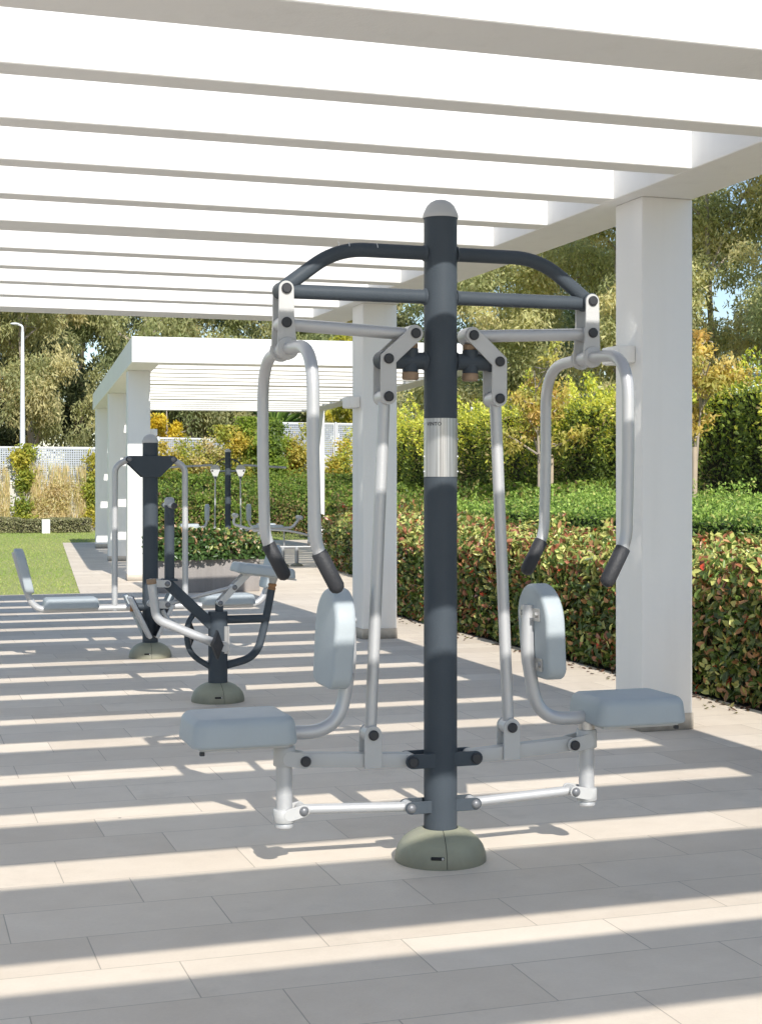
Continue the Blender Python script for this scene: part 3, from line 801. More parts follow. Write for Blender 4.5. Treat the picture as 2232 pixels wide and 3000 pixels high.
# ------------------------------------------------------------------ machine 2: double leg press
T = thing('leg_press_machine', 'double leg press with two long low swinging seats, left end of the terrace', 'exercise machine', (1.831, 11.115, 0), 0)
b = MB(); b.cyl((0, 0, .02), (0, 0, 1.605), .0575, seg=32); b.build('pole', M['dark'], T, 40)
top_cap(T, 1.607); foot(T, az=-105)
for y in (-.066, .056):
    b = MB(); b.prism([(-.165, 1.503), (-.190, 1.490), (-.192, 1.470), (-.062, 1.344), (.062, 1.344), (.192, 1.470), (.190, 1.490), (.165, 1.503)], 'y', y, y + .010, .002, 1); b.build('head_plate', M['dark'], T)
for s in (-1, 1):
    bolt(T, s * .163, 1.478, -.076, .076, .0185, 'capgrey')
    b = MB(); b.cyl((s * .163, -.054, 1.478), (s * .163, .054, 1.478), .024, seg=20); b.build('swing_hub', M['silver'], T, 50)
    b = MB(); b.tube(fillet([(s * .165, 0, 1.478), (s * .262, 0, 1.425), (s * .264, 0, .352)], .10, 12), .0225, 20); b.build('swing_tube', M['silver'], T, 60)
    b = MB(); b.tube(fillet([(s * .150, 0, .376), (s * .845, 0, .374), (s * .915, 0, .55), (s * .985, 0, .80)], [.14, .06], 12), .0245, 20); b.build('seat_tube', M['silver'], T, 60)
    b = MB(); b.cyl((s * .125, 0, .376), (s * .152, 0, .376), .033, seg=20, ch=.003); b.build('rubber_stop', M['amber'], T, 50)
    b = MB(); b.cyl((s * .04, 0, .376), (s * .125, 0, .376), .031, seg=20); b.build('stop_stub', M['dark'], T, 50)
    xs = sorted((s * .385, s * .785)); soft_pad('seat', T, xs[0], xs[1], -.145, .145, .385, .458, .05, .022)
    b = MB(); b.box(xs[0] + .03, xs[1] - .03, -.10, .10, .378, .3845); b.build('seat_plate', M['silverflat'], T)
    o_ = []
    for k in range(0, 181, 12): o_.append((.125 * math.cos(R(k)), .71 + .115 * math.sin(R(k))))
    for (cy_, a0) in ((-.080, 180), (.080, 270)):
        for k in range(0, 91, 15): o_.append((cy_ + .045 * math.cos(R(a0 + k)), .545 + .045 * math.sin(R(a0 + k))))
    xx = sorted((s * .900, s * .966)); b = MB(); b.prism(o_, 'x', xx[0], xx[1], .014, 3)
    for v in b.b.verts: v.co.x += s * (v.co.z - .70) * .24
    b.build('backrest', M['pad'], T, 60)
    # foot plates at the pole
    for y in (-.115, .115):
        mm = Matrix.Translation((s * .095, y, .305)) @ Matrix.Rotation(s * R(-154), 4, 'Y')
        b = MB(); b.box(-.015, .015, -.066, .066, -.175, .165, .008, 2, m=mm); fp = b.build('foot_plate', M['pad'] if y > 0 else M['silver'], T)
        mm2 = Matrix.Translation((s * .080, y, .305)) @ Matrix.Rotation(s * R(-154), 4, 'Y')
        b = MB(); b.box(-.008, .004, -.058, .058, -.178, .150, .002, 1, m=mm2); b.build('plate_back', M['bolt'], fp)
    b = MB(); b.cyl((s * .052, -.14, .265), (s * .052, .14, .265), .016, seg=14); b.build('foot_axle', M['dark'], T, 50)
    b = MB(); b.ball((s * .062, -.062, .24), .016); b.build('axle_knob', M['galv'], T)

# ------------------------------------------------------------------ machine 3: rider
T = thing('rider_machine', 'low rider machine with tilted seat, diamond shaped pedals and upright T handle', 'exercise machine', (1.847, 8.757, 0), 0)
b = MB(); b.cyl((0, 0, .02), (0, 0, .535), .0575, seg=32, ch=.002); b.build('pole', M['dark'], T, 40)
foot(T, az=-98)
for y in (-.030, .022):
    b = MB(); b.prism(capsule([(.008, .50), (.008, .585)], .0185), 'y', y, y + .009, .001, 1); b.build('top_lug', M['dark'], T)
bolt(T, .008, .585, -.048, .048, .0155, 'capgrey')
for y in (-.038, .030):
    b = MB(); b.prism(capsule([(.008, .585), (.095, .677), (.195, .775)], .019), 'y', y, y + .009, .001, 1); b.build('seat_arm', M['silver'], T)
bolt(T, .095, .677, -.050, .050, .0155, 'capgrey')
b = MB(); b.cyl((.008, -.020, .585), (.008, .020, .585), .018, seg=16); b.cyl((.095, -.028, .677), (.095, .028, .677), .018, seg=16); b.build('arm_hub', M['silver'], T, 50)
mm = Matrix.Translation((.275, 0, .775)) @ Matrix.Rotation(R(7.5), 4, 'Y')
soft_pad('seat', T, -.185, .185, -.13, .13, -.028, .030, .045, .020, m=mm)
b = MB(); b.box(-.13, .19, -.10, .10, -.037, -.0285, .001, 1, m=mm); b.build('seat_plate', M['silverflat'], T)
b = MB(); b.cyl((.335, 0, .694), (.340, 0, .733), .020, .030, seg=20); b.build('stop_cone', M['silverflat'], T, 50)
b = MB(); b.tube([(.329, 0, .655), (.330, 0, .664), (.331, 0, .672), (.332, 0, .676), (.333, 0, .684), (.334, 0, .694)], [.021, .026, .021, .021, .027, .024], 20); b.build('rubber_stop', M['amber'], T, 60)
b = MB(); b.tube(fillet([(.328, 0, .656), (.286, 0, .44), (.235, 0, .255), (.04, 0, .208)], [.10, .14], 12), .0235, 20); b.build('bow_tube', M['dark'], T, 60)
b = MB(); b.cyl((.05, 0, .484), (.292, 0, .484), .025, seg=20); b.build('side_tube', M['dark'], T, 50)
b = MB(); b.tube(fillet([(-.120, 0, .555), (-.192, 0, .46), (-.180, 0, .29), (-.04, 0, .200)], [.06, .10], 10), .0165, 16); b.build('guard_loop', M['dark'], T, 60)
# square beam up to the pivot
d = Vector((-.275, 0, .262)); L = d.length; an = math.atan2(d.z, d.x)
mm = Matrix.Translation((-.035, 0, .452)) @ Matrix.Rotation(-an, 4, 'Y')
b = MB(); b.box(0, L + .02, -.028, .028, -.031, .031, .004, 2, m=mm); b.build('main_beam', M['dark'], T)
# T handle post
b = MB(); b.cyl((-.291, 0, .735), (-.291, 0, 1.185), .0295, seg=24); b.build('handle_post', M['dark'], T, 50)
b = MB(); b.box(-.335, -.247, -.04, .04, .722, .736, .003, 1); b.build('post_collar', M['dark'], T)
b = MB(); b.lathe([(.030, -.02), (.031, .0), (.028, .018), (.018, .026), (0, .028)], (-.291, 0, 1.19), 24); b.build('post_cap', M['galv'], T, 50)
b = MB(); b.cyl((-.291, -.15, 1.168), (-.291, .15, 1.168), .0155, seg=16); hb = b.build('handle_bar', M['galv'], T, 50)
for y in (-.16, .16):
    b = MB(); b.cyl((-.291, y - .012, 1.168), (-.291, y + .012, 1.168), .018, seg=16, ch=.003); b.build('bar_end', M['bolt'], hb, 50)
# bent pedal tube in front of the pole
YP = -.105
b = MB(); b.tube(fillet([(-.412, YP, .712), (-.385, YP, .505), (.030, YP, .325)], .05, 10), .0265, 20); b.build('pedal_tube', M['silver'], T, 60)
b = MB(); b.cyl((-.4135, YP, .713), (-.416, YP, .742), .029, seg=20, ch=.003); b.build('rubber_stop', M['cork'], T, 50)
for z, xb in ((.708, -.311), (.584, -.309)):
    for y in (-.052, .040):
        b = MB(); b.prism(capsule([(-.395, z + .005), (xb, z)], .022), 'y', y, y + .012, .001, 1); b.build('pivot_fork', M['silver'], T)
    bolt(T, xb, z, -.063, .063, .0165, 'capgrey')
    b = MB(); b.cyl((-.394, YP + .02, z + .004), (-.394, .052, z + .004), .014, seg=14); b.build('fork_pin', M['silver'], T, 50)
b = MB(); b.cyl((-.309, 0, .584), (.095, 0, .677), .0125, seg=14); b.build('thin_rod', M['silver'], T, 50)
b = MB(); b.tube(fillet([(-.330, .0, .55), (-.305, .0, .50), (-.26, 0, .475)], .03, 5), .012, 12); b.build('lower_hook', M['silver'], T, 60)
b = MB(); b.cyl((.012, YP - .03, .335), (.012, YP + .03, .335), .030, seg=20); b.cyl((-.13, YP, .385), (-.13, .12, .385), .012, seg=14); b.build('axle', M['silver'], T, 50)
for (x, y, z) in ((-.045, YP - .085, .355), (-.145, .13, .395)):
    b = MB(); b.prism([(x, z + .085), (x + .020, z + .03), (x + .034, z), (x + .020, z - .035), (x, z - .085), (x - .020, z - .035), (x - .034, z), (x - .020, z + .03)], 'y', y - .040, y + .040, .008, 3); b.build('pedal', M['grip'], T, 60)
b = MB(); b.box(.0585, .0600, -.048, .028, .285, .448); b.box(.020, .0585, -.0500, -.0485, .285, .448); b.build('info_plate', M['plate'], T)

# ------------------------------------------------------------------ machine 4: lat pull (far)
T = thing('lat_pull_machine', 'distant lat pull machine with grey teardrop plates and thin outstretched levers', 'exercise machine', (6.10, 28.0, 0), R(-5))
b = MB(); b.cyl((0, 0, .02), (0, 0, 1.90), .0575, seg=20); b.build('pole', M['dark'], T, 40)
top_cap(T, 1.90); foot(T, az=-100)
b = MB(); b.tube([(.26 * math.cos(R(k)), 0, 1.58 + .19 * math.sin(R(k))) for k in range(15, 166, 10)], .012, 10); b.build('arch_bar', M['dark'], T, 60)
b = MB(); b.cyl((-.2, 0, 1.53), (.2, 0, 1.53), .018, seg=12); b.build('stub_bar', M['dark'], T, 50)
for s in (-1, 1):
    b = MB(); b.prism(capsule([(s * .245, 1.56), (s * .240, 1.41)], [.095, .03]), 'y', -.02, .02, .002, 1); b.build('teardrop_plate', M['silverflat'], T)
    for x, z in ((.30, 1.535), (.24, 1.40)): bolt(T, s * x, z, -.03, .03)
    b = MB(); b.cyl((s * .30, 0, 1.645), (s * 1.12, -.05, 1.60), .021, seg=12); b.build('lever', M['galv'], T, 50)
    b = MB(); b.cyl((s * .24, 0, 1.40), (s * .25, 0, .45), .015, seg=12); b.build('lift_rod', M['silver'], T, 50)
    b = MB(); b.cyl((s * .06, 0, .36), (s * .55, 0, .38), .024, seg=12); b.cyl((s * .25, 0, .36), (s * .25, 0, .48), .026, seg=12); b.build('rocker_arm', M['silver'], T, 50)
    b = MB(); b.cyl((s * .60, 0, .20), (s * .60, 0, .45), .03, seg=14); b.build('seat_post', M['silver'], T, 50)
    xs = sorted((s * .55, s * .92)); soft_pad('seat', T, xs[0], xs[1], -.15, .15, .44, .53, .05, .03)
    b = MB(); b.tube(fillet([(s * .62, 0, .46), (s * .42, 0, .46), (s * .36, 0, .85)], .12, 8), .024, 14); b.build('back_tube', M['silver'], T, 60)
    xs = sorted((s * .365, s * .435)); b = MB(); b.prism(rrect(-.12, .12, .58, .90, .05, rt=.1), 'x', xs[0], xs[1], .012, 2); b.build('backrest', M['pad'], T, 60)

# ------------------------------------------------------------------ machine 5: sit-up bench (far)
T = thing('sit_up_bench', 'low grey sit up bench with curved rails and foot rollers, behind the planter', 'exercise machine', (6.0, 22.6, 0), R(-5))
for x in (-.20, .02):
    b = MB(); b.cyl((x, 0, .0), (x, 0, .30), .030, seg=16); b.build('post', M['galv'], T, 50)
    b = MB(); b.lathe([(.10, 0), (.10, .01), (.085, .03), (.04, .045), (.032, .05)], (x, 0, 0), 24); b.build('base_cover', M['dome'], T, 50)
b = MB(); b.cyl((-.72, 0, .300), (.30, 0, .300), .016, seg=12); b.build('lower_rail', M['galv'], T, 50)
for y in (-.14, .14):
    b = MB(); b.tube([(-.85 + 1.35 * t, y, .54 + .06 * math.sin(math.pi * t) - .16 * t * t) for t in [k / 12 for k in range(13)]], .016, 12); b.build('curved_rail', M['silver'], T, 60)
b = MB(); b.tube(fillet([(-.95, 0, .80), (-.98, 0, .66), (-.72, 0, .585), (-.05, 0, .60), (.06, 0, .74)], .06, 8), .022, 14); b.build('top_rail', M['silver'], T, 60)
for x, z in ((-.95, .80), (.06, .76)):
    b = MB(); b.cyl((x, -.17, z), (x, .17, z), .035, seg=16, ch=.006); b.build('foam_roller', M['galv'], T, 50)
b = MB(); b.cyl((-.18, 0, .30), (-.18, 0, .58), .012, seg=10); b.build('strut', M['galv'], T, 50)
mm = Matrix.Translation((-.45, 0, .60)); soft_pad('bench_pad', T, -.22, .26, -.13, .13, -.0, .045, .04, .018, m=mm)

# ------------------------------------------------------------------ planter and its shrub
T = thing('planter', 'square grey concrete planter box standing between the two pergolas', 'planter', (3.62, 18.10, 0), R(-2))
b = MB(); b.box(-.62, .60, -.60, .60, .0, .40, .012, 2); b.build('box', M['concrete'], T)
b = MB(); b.box(-.54, .52, -.52, .52, .3985, .404); b.build('soil', M['soil'], T)
def col_planter(P, n, h):
    a = snoise(P[:, 0], P[:, 1], P[:, 2], 5, 2.2)[:, None]
    top = ((P[:, 2:3] - .08) / .3).clip(0, 1)
    w_ = np.concatenate([.5 + 0 * a, .9 - .5 * top, .8 * top * (a + .7).clip(0, 2), .35 * top, .5 * top * (a + .2).clip(0, 1.5)], 1)
    return mixc([(.06, .10, .025), (.035, .07, .018), (.24, .26, .08), (.25, .15, .08), (.30, .20, .12)], w_) * np.random.uniform(.7, 1.3, (n, 1))
T = hedge('planter_shrub', 'leafy green and orange tinged shrub filling the concrete planter box', (2.96, 17.46, .38), 1.30, 1.24, .28, R(-2), 7000, .065, .032, col_planter, M['leaf_glossy'], M['twig'], .05, seed=21, fold=.2, depth=.07, cat='shrub')

# ------------------------------------------------------------------ hedges on the right
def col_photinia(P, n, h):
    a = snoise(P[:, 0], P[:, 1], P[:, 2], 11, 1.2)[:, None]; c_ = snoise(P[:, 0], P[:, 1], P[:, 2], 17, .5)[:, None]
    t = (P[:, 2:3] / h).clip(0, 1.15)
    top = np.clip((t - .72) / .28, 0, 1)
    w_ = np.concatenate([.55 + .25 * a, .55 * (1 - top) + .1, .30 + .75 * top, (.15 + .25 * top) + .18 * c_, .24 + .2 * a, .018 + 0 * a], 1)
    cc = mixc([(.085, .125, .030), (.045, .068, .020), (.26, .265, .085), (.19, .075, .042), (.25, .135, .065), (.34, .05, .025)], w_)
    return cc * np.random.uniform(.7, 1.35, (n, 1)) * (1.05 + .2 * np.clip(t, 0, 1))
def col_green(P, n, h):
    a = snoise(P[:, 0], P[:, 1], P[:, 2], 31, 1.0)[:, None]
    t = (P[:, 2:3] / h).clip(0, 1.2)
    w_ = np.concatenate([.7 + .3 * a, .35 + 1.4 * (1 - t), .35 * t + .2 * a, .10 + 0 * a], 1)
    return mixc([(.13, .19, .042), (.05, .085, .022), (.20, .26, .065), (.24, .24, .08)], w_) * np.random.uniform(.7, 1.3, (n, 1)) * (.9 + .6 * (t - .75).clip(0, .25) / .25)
def col_bank(P, n, h):
    a = snoise(P[:, 0], P[:, 1], P[:, 2], 41, .5)[:, None]; c_ = snoise(P[:, 0], P[:, 1], P[:, 2], 43, 1.3)[:, None]
    t = (P[:, 2:3] / 1.4).clip(0, 1.2)
    w_ = np.concatenate([.6 + .3 * a, .35 + .2 * c_, .45 * t + .3 * a, .30 * (1.0 - t).clip(0, 1) * (1 + c_), .15 + 0 * a], 1)
    return mixc([(.12, .18, .035), (.065, .10, .022), (.20, .25, .05), (.20, .13, .07), (.22, .19, .07)], w_) * np.random.uniform(.7, 1.3, (n, 1))
# local frame: x' runs towards -Y (rotation -90 deg), front (-y') faces -X
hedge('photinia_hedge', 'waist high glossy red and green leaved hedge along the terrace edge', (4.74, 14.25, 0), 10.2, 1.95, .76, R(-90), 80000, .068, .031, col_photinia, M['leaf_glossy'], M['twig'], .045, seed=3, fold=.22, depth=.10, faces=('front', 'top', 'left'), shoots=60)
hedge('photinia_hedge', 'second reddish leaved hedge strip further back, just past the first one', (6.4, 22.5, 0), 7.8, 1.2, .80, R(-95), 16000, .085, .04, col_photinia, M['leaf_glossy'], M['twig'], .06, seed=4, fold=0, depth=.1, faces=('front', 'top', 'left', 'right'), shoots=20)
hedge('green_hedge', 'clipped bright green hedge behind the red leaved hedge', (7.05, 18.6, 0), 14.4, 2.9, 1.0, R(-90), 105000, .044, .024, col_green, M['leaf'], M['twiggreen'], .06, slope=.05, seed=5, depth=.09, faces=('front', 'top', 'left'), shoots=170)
a5 = R(-95.9)
hedge('green_hedge', 'dark sided green hedge along the right of the far pergola', (9.38, 34.0, 0), 15.0, 3.2, .92, a5, 52000, .08, .042, col_bank, M['leaf'], M['twiggreen'], .07, slope=.16, seed=6, depth=.10, faces=('front', 'top', 'left'), shoots=60)
hedge('green_hedge', 'wide green and brownish hedge bank sloping up across the end of the far lawn', (5.6, 37.6, 0), 8.5, 3.6, .75, R(-9), 46000, .085, .045, col_bank, M['leaf'], M['twiggreen'], .09, slope=.22, seed=8, depth=.12, faces=('front', 'top', 'left', 'right'), shoots=60)
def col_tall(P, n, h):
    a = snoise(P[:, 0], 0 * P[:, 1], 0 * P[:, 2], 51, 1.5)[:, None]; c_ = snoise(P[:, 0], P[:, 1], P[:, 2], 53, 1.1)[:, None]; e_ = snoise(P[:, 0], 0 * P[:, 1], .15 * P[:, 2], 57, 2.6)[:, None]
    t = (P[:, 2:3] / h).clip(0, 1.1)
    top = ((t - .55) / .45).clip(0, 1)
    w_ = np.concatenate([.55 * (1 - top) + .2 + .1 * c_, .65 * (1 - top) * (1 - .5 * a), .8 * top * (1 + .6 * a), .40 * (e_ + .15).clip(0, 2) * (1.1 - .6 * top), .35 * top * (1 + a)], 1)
    return mixc([(.10, .125, .026), (.05, .068, .018), (.27, .26, .04), (.18, .145, .07), (.36, .29, .055)], w_) * np.random.uniform(.7, 1.3, (n, 1)) * (1.55 + .45 * top)  # upper leaves tinted brighter, sunlight on the top put into the colour
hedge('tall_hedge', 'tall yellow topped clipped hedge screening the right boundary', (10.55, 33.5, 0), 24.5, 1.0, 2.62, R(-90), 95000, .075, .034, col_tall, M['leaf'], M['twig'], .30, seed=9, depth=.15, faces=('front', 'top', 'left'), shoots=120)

# low grey-green hedge at the end of the lawn
def col_grey(P, n, h):
    return mixc([(.20, .20, .10), (.28, .27, .16), (.12, .125, .06), (.22, .19, .11)], np.tile((.5, .4, .35, .2), (n, 1))) * np.random.uniform(.7, 1.25, (n, 1))
hedge('low_hedge', 'low grey green clipped hedge at the foot of the white wall, left', (-9, 39.75, 0), 14.0, .75, .37, 0, 30000, .055, .028, col_grey, M['leaf'], M['twig'], .03, seed=10, depth=.06, faces=('front', 'top', 'right'))
# bollard lamp in front of it
T = thing('bollard_lamp', 'short white bollard lamp standing at the edge of the lawn', 'bollard', (3.77, 39.28, 0))
b = MB(); b.box(-.10, .10, -.09, .09, 0, .36, .008, 2); b.build('body', M['plaster'], T)
b = MB(); b.box(-.085, .085, -.0935, -.0905, .24, .33); b.build('lens', M['white_metal'], T)
# round topiary at the left edge
np.random.seed(12)
T = thing('round_shrub', 'dark green clipped round shrub at the left edge of the lawn', 'shrub', (.64, 20.6, 0))
b = MB(); b.ball((0, 0, .52), .42, u=18, v=12); b.build('branches', M['twiggreen'], T)  # solid dark ball inside, stops light between the leaves
d = rand_dir(9000); P = d * (.47 + .05 * np.random.normal(size=(9000, 1))) + np.array([0, 0, .52]); P[:, 2] = P[:, 2].clip(.03)
leaves('foliage', P, unit(d + rand_dir(9000)), unit(d + rand_dir(9000) * .6), .05, .026, mixc([(.045, .08, .02), (.08, .13, .03), (.025, .05, .015)], np.tile((1., .5, .8), (9000, 1))), M['leaf'], T)

# lawn grass
np.random.seed(5)
n = 90000
x = np.random.uniform(-4, 10, n); y = 17.85 + (39.7 - 17.85) * np.random.rand(n)
keep = (x < 2.105 + (y - 17.8) * .0934 - .01) | (y > 33.07)
x, y = x[keep], y[keep]; n = len(x)
g = snoise(x, y, 0 * x, 3, .35)[:, None]
tint = mixc([(.205, .265, .075), (.26, .295, .10), (.17, .23, .06), (.30, .305, .12)], np.concatenate([.6 + .2 * g, .45 - .2 * g, .35 + .3 * g, .25 - .25 * g], 1)) * np.random.uniform(.9, 1.1, (n, 1))
P = np.stack([x, y, np.full(n, .006)], 1)
o = leaves('grass', P, rand_dir(n) * .55 + np.array([0, 0, 1]), rand_dir(n) + np.array([0, -.6, .5]), np.random.uniform(.022, .038, n), .012, tint, M['grass'])
o['kind'] = 'stuff'

# ------------------------------------------------------------------ boundary walls and fences
def wall(label, x0, y0, x1, y1, h):
    L = math.hypot(x1 - x0, y1 - y0); a = math.atan2(y1 - y0, x1 - x0)
    t = thing('boundary_wall', label, 'wall', (x0, y0, 0), a)
    b = MB(); b.box(0, L, 0, .2, -.1, h, .006, 1); b.build('body', M['wallplaster'], t)
    b = MB(); b.box(-.004, L + .004, -.02, .22, h + .001, h + .04, .004, 1); b.build('coping', M['white_metal'], t)
def fence(label, x0, y0, x1, y1, z0, z1, pitch=2.05, group=None):
    L = math.hypot(x1 - x0, y1 - y0); a = math.atan2(y1 - y0, x1 - x0)
    t = thing('fence', label, 'fence', (x0, y0, z0), a)
    k = max(1, round(L / pitch)); p_ = L / k
    for i in range(k):
        b = MB(); c_ = b.b
        f = c_.faces.new([c_.verts.new(q_) for q_ in ((i * p_ + .07, .1, .05), ((i + 1) * p_ - .07, .1, .05), ((i + 1) * p_ - .07, .1, z1 - z0 - .05), (i * p_ + .07, .1, z1 - z0 - .05))])
        pn = b.build('panel', M['perf'], t, 0)
        b = MB(); xa, xb = i * p_ + .045, (i + 1) * p_ - .045
        b.box(xa, xb, .085, .115, z1 - z0 - .05, z1 - z0); b.box(xa, xb, .085, .115, .02, .05); b.box(xa, xa + .025, .085, .115, .0501, z1 - z0 - .0501); b.box(xb - .025, xb, .085, .115, .0501, z1 - z0 - .0501)
        b.build('panel_frame', M['white_metal'], pn, 0)
    for i in range(k + 1):
        b = MB(); b.box(i * p_ - .03, i * p_ + .03, .07, .13, 0.041, z1 - z0 + .02, .004, 1); b.build('post', M['white_metal'], t)
wall('long white rendered boundary wall behind the low grey hedge, left', -12, 42.0, 5.6, 42.0, 1.27)
fence('perforated white panel fence on the left wall, lowest of the three stretches', -12, 42.0, 5.6, 42.0, 1.31, 2.31)
wall('white rendered wall behind the sunny creepers, middle stretch', 5.62, 42.02, 10.6, 43.6, 1.55)
fence('perforated white panel fence behind the creepers, middle stretch', 5.62, 42.02, 10.6, 43.6, 1.59, 2.62)
wall('white rendered wall right of the second column, highest stretch', 10.9, 43.7, 17, 44.0, 2.05)
fence('perforated white panel fence right of the second column, highest stretch', 10.9, 43.7, 17, 44.0, 2.09, 3.15)
# slatted grey fence behind the tall hedge on the right
T = thing('fence', 'grey metal bar fence rising behind the tall hedge, far right', 'fence', (12.3, 36, 0), R(-90))
b = MB(); b.box(0, 28, -.03, .03, 2.86, 2.95); b.build('top_rail', M['galv'], T, 0)
b = MB(); b.box(0, 28, -.02, .02, 1.2, 1.26); b.build('lower_rail', M['galv'], T, 0)
b = MB()
for i in range(230): b.box(.06 + i * .12, .085 + i * .12, -.012, .012, 1.2601, 2.8599)
b.build('bars', M['galv'], T, 0)
for i in range(12):
    b = MB(); b.box(i * 2.5 - .04 + .02, i * 2.5 + .04 + .02, -.045, .045, 0, 3.0); b.build('post', M['white_metal'], T, 0)

# climbing plants on the walls
def climber(label, x, y, w_, h, n, cols, z0=.3, seed=1, bul=.16, ln=.10, wd=.055, cat='climbing plant', name='climbing_plant', gap=0.0, dry=False):
    np.random.seed(seed); rs = random.Random(seed)
    t = thing(name, label, cat, (x, y, 0))
    b = MB()
    for k in range(5):
        xo = rs.uniform(-.3, .3) * w_
        b.tube([(xo * (.3 + .7 * q / 6) + rs.uniform(-.04, .04), rs.uniform(-.03, .03), h * .95 * q / 6) for q in range(7)], [.018 - .002 * q for q in range(7)], 6)
    b.build('stem', M['bark'], t)
    # clumps
    k = max(8, int(w_ * h * 9)); zc = z0 + (h - z0) * np.random.rand(k)
    cw = w_ * .42 * (.55 + .45 * np.sin(2.2 + 7 * zc + seed) * .5 + .2)
    C = np.stack([np.random.uniform(-1, 1, k) * cw, np.random.uniform(-.8, .4, k) * bul, zc], 1)
    wh = np.random.randint(0, k, n); r_ = np.minimum(.10 + .16 * np.random.rand(k), .12 + .1 * w_)
    P = C[wh] + np.random.normal(size=(n, 3)) * r_[wh][:, None] * np.array([.8, .6, .8])
    P[:, 2] = P[:, 2].clip(.05, h + .15); P[:, 1] = P[:, 1].clip(-9, .0)
    cc = np.array(cols)[(np.random.rand(k) * len(cols)).astype(int)][wh] * .6 + np.array(cols)[np.random.randint(0, len(cols), n)] * .4
    if dry:
        m = n; xs_ = np.random.uniform(-.5, .5, m) * w_; zz = np.random.rand(m) ** 1.1 * h; cl = np.sin(xs_ * 9 + seed) * .5 + .5
        k_ = np.random.rand(m) < .35 + .65 * cl; xs_, zz = xs_[k_], zz[k_]; m = len(xs_)
        leaves('dry_stems', np.stack([xs_, -np.random.rand(m) * .10, zz + .1], 1), rand_dir(m) * .22 + np.array([0, 0, 1]), rand_dir(m) + np.array([0, -1.5, 0]), np.random.uniform(.15, .5, m), np.random.uniform(.008, .022, m), np.array(cols)[np.random.randint(0, len(cols), m)] * np.random.uniform(.7, 1.2, (m, 1)), M['leaf'], t)
    leaves('foliage', P, rand_dir(n) + np.array([0, -.3, -.4]), rand_dir(n) * .8 + np.array([0, -.8, .5]), ln * np.random.uniform(.6, 1.3, n), wd, cc * np.random.uniform(.65, 1.3, (n, 1)), M['leaf'], t)
YG = [(.22, .24, .04), (.34, .29, .05), (.12, .16, .03)]
GR = [(.15, .21, .035), (.22, .27, .04), (.08, .12, .025)]
GO = [(.42, .31, .06), (.33, .27, .06), (.24, .22, .05)]
DRY = [(.42, .34, .19), (.34, .27, .14), (.50, .42, .26), (.30, .27, .10)]
climber('green and yellow creeper column on the left wall, nearest the lamp post', 3.42, 41.86, .40, 2.22, 3600, YG, seed=61)
climber('narrow yellow green creeper on the left wall beside the far pergola column', 5.28, 41.86, .30, 2.25, 2200, YG, seed=62)
climber('bare yellowish stems of a dried creeper on the left wall, at the picture edge', 2.2, 41.84, 1.7, 1.6, 2600, DRY, seed=63, ln=.10, wd=.025, dry=True)
climber('bare pale stems of a dried creeper on the left wall between the two green columns', 4.35, 41.84, 1.5, 1.65, 2600, DRY, seed=64, ln=.10, wd=.025, dry=True)
climber('golden creeper bush left of the far lat pull machine', 7.3, 41.6, 1.0, 2.45, 6000, GO, seed=65, bul=.4)
climber('mixed green and tan creeper behind the far lat pull pole', 8.0, 41.8, .9, 2.5, 5000, YG + DRY[:2], seed=66, bul=.4)
climber('pale dry creeper bush right of the far lat pull machine', 8.6, 42.0, .8, 2.5, 4200, DRY + YG[:1], seed=67, bul=.4)
climber('big bright green creeper bush rising above the fence, centre', 10.2, 42.3, 1.6, 3.05, 14000, GR, seed=68, bul=.7)
climber('golden yellow creeper bush between the green bush and the second column', 11.35, 42.6, 1.3, 2.9, 9000, GO + YG[:1], seed=69, bul=.5)
climber('yellow green creeper against the highest white wall, just left of the second column', 12.75, 43.0, 1.0, 2.5, 7000, YG + GO[:1], seed=72, bul=.5)
climber('golden creeper bush half hidden behind the long handle bars', 9.35, 42.1, 1.0, 2.8, 6500, GO + YG, seed=70, bul=.5)
climber('yellow edged creeper at the high fence beside the foreground pole', 15.35, 43.2, .7, 3.0, 4200, YG + GO[:1], seed=71, bul=.4)
# agave-like blue plant
def rosette(name, label, loc, n, L, cols, seed, wd=.06, up=.5):
    np.random.seed(seed); t = thing(name, label, 'plant', loc)
    b = MB(); b.cyl((0, 0, -.02), (0, 0, max(.1, L * .25)), .05, .03, 8); b.build('stem', M['bark_dark'], t)
    a = np.random.rand(n) * 6.283; e = np.random.uniform(up, 1.35, n)
    d = np.stack([np.cos(a) * np.cos(e), np.sin(a) * np.cos(e), np.sin(e)], 1)
    P = d * L * .5 + np.array([0, 0, L * .2])
    leaves('foliage', P, d, np.cross(d, np.stack([-np.sin(a), np.cos(a), 0 * a], 1)), L * np.random.uniform(.8, 1.1, n), wd, np.array(cols)[np.random.randint(0, len(cols), n)], M['leaf'], t, .25)
rosette('agave', 'blue green spiky agave in front of the perforated fence, right of the second column', (14.75, 42.3, 1.25), 46, .9, [(.10, .17, .19), (.16, .24, .26), (.07, .12, .13)], 81, .13, .1)
rosette('fan_palm', 'small green fan palm poking above the creepers left of the second column', (11.2, 44.8, 2.6), 70, 1.1, [(.12, .20, .04), (.18, .26, .06), (.07, .12, .03)], 82, .07, .0)

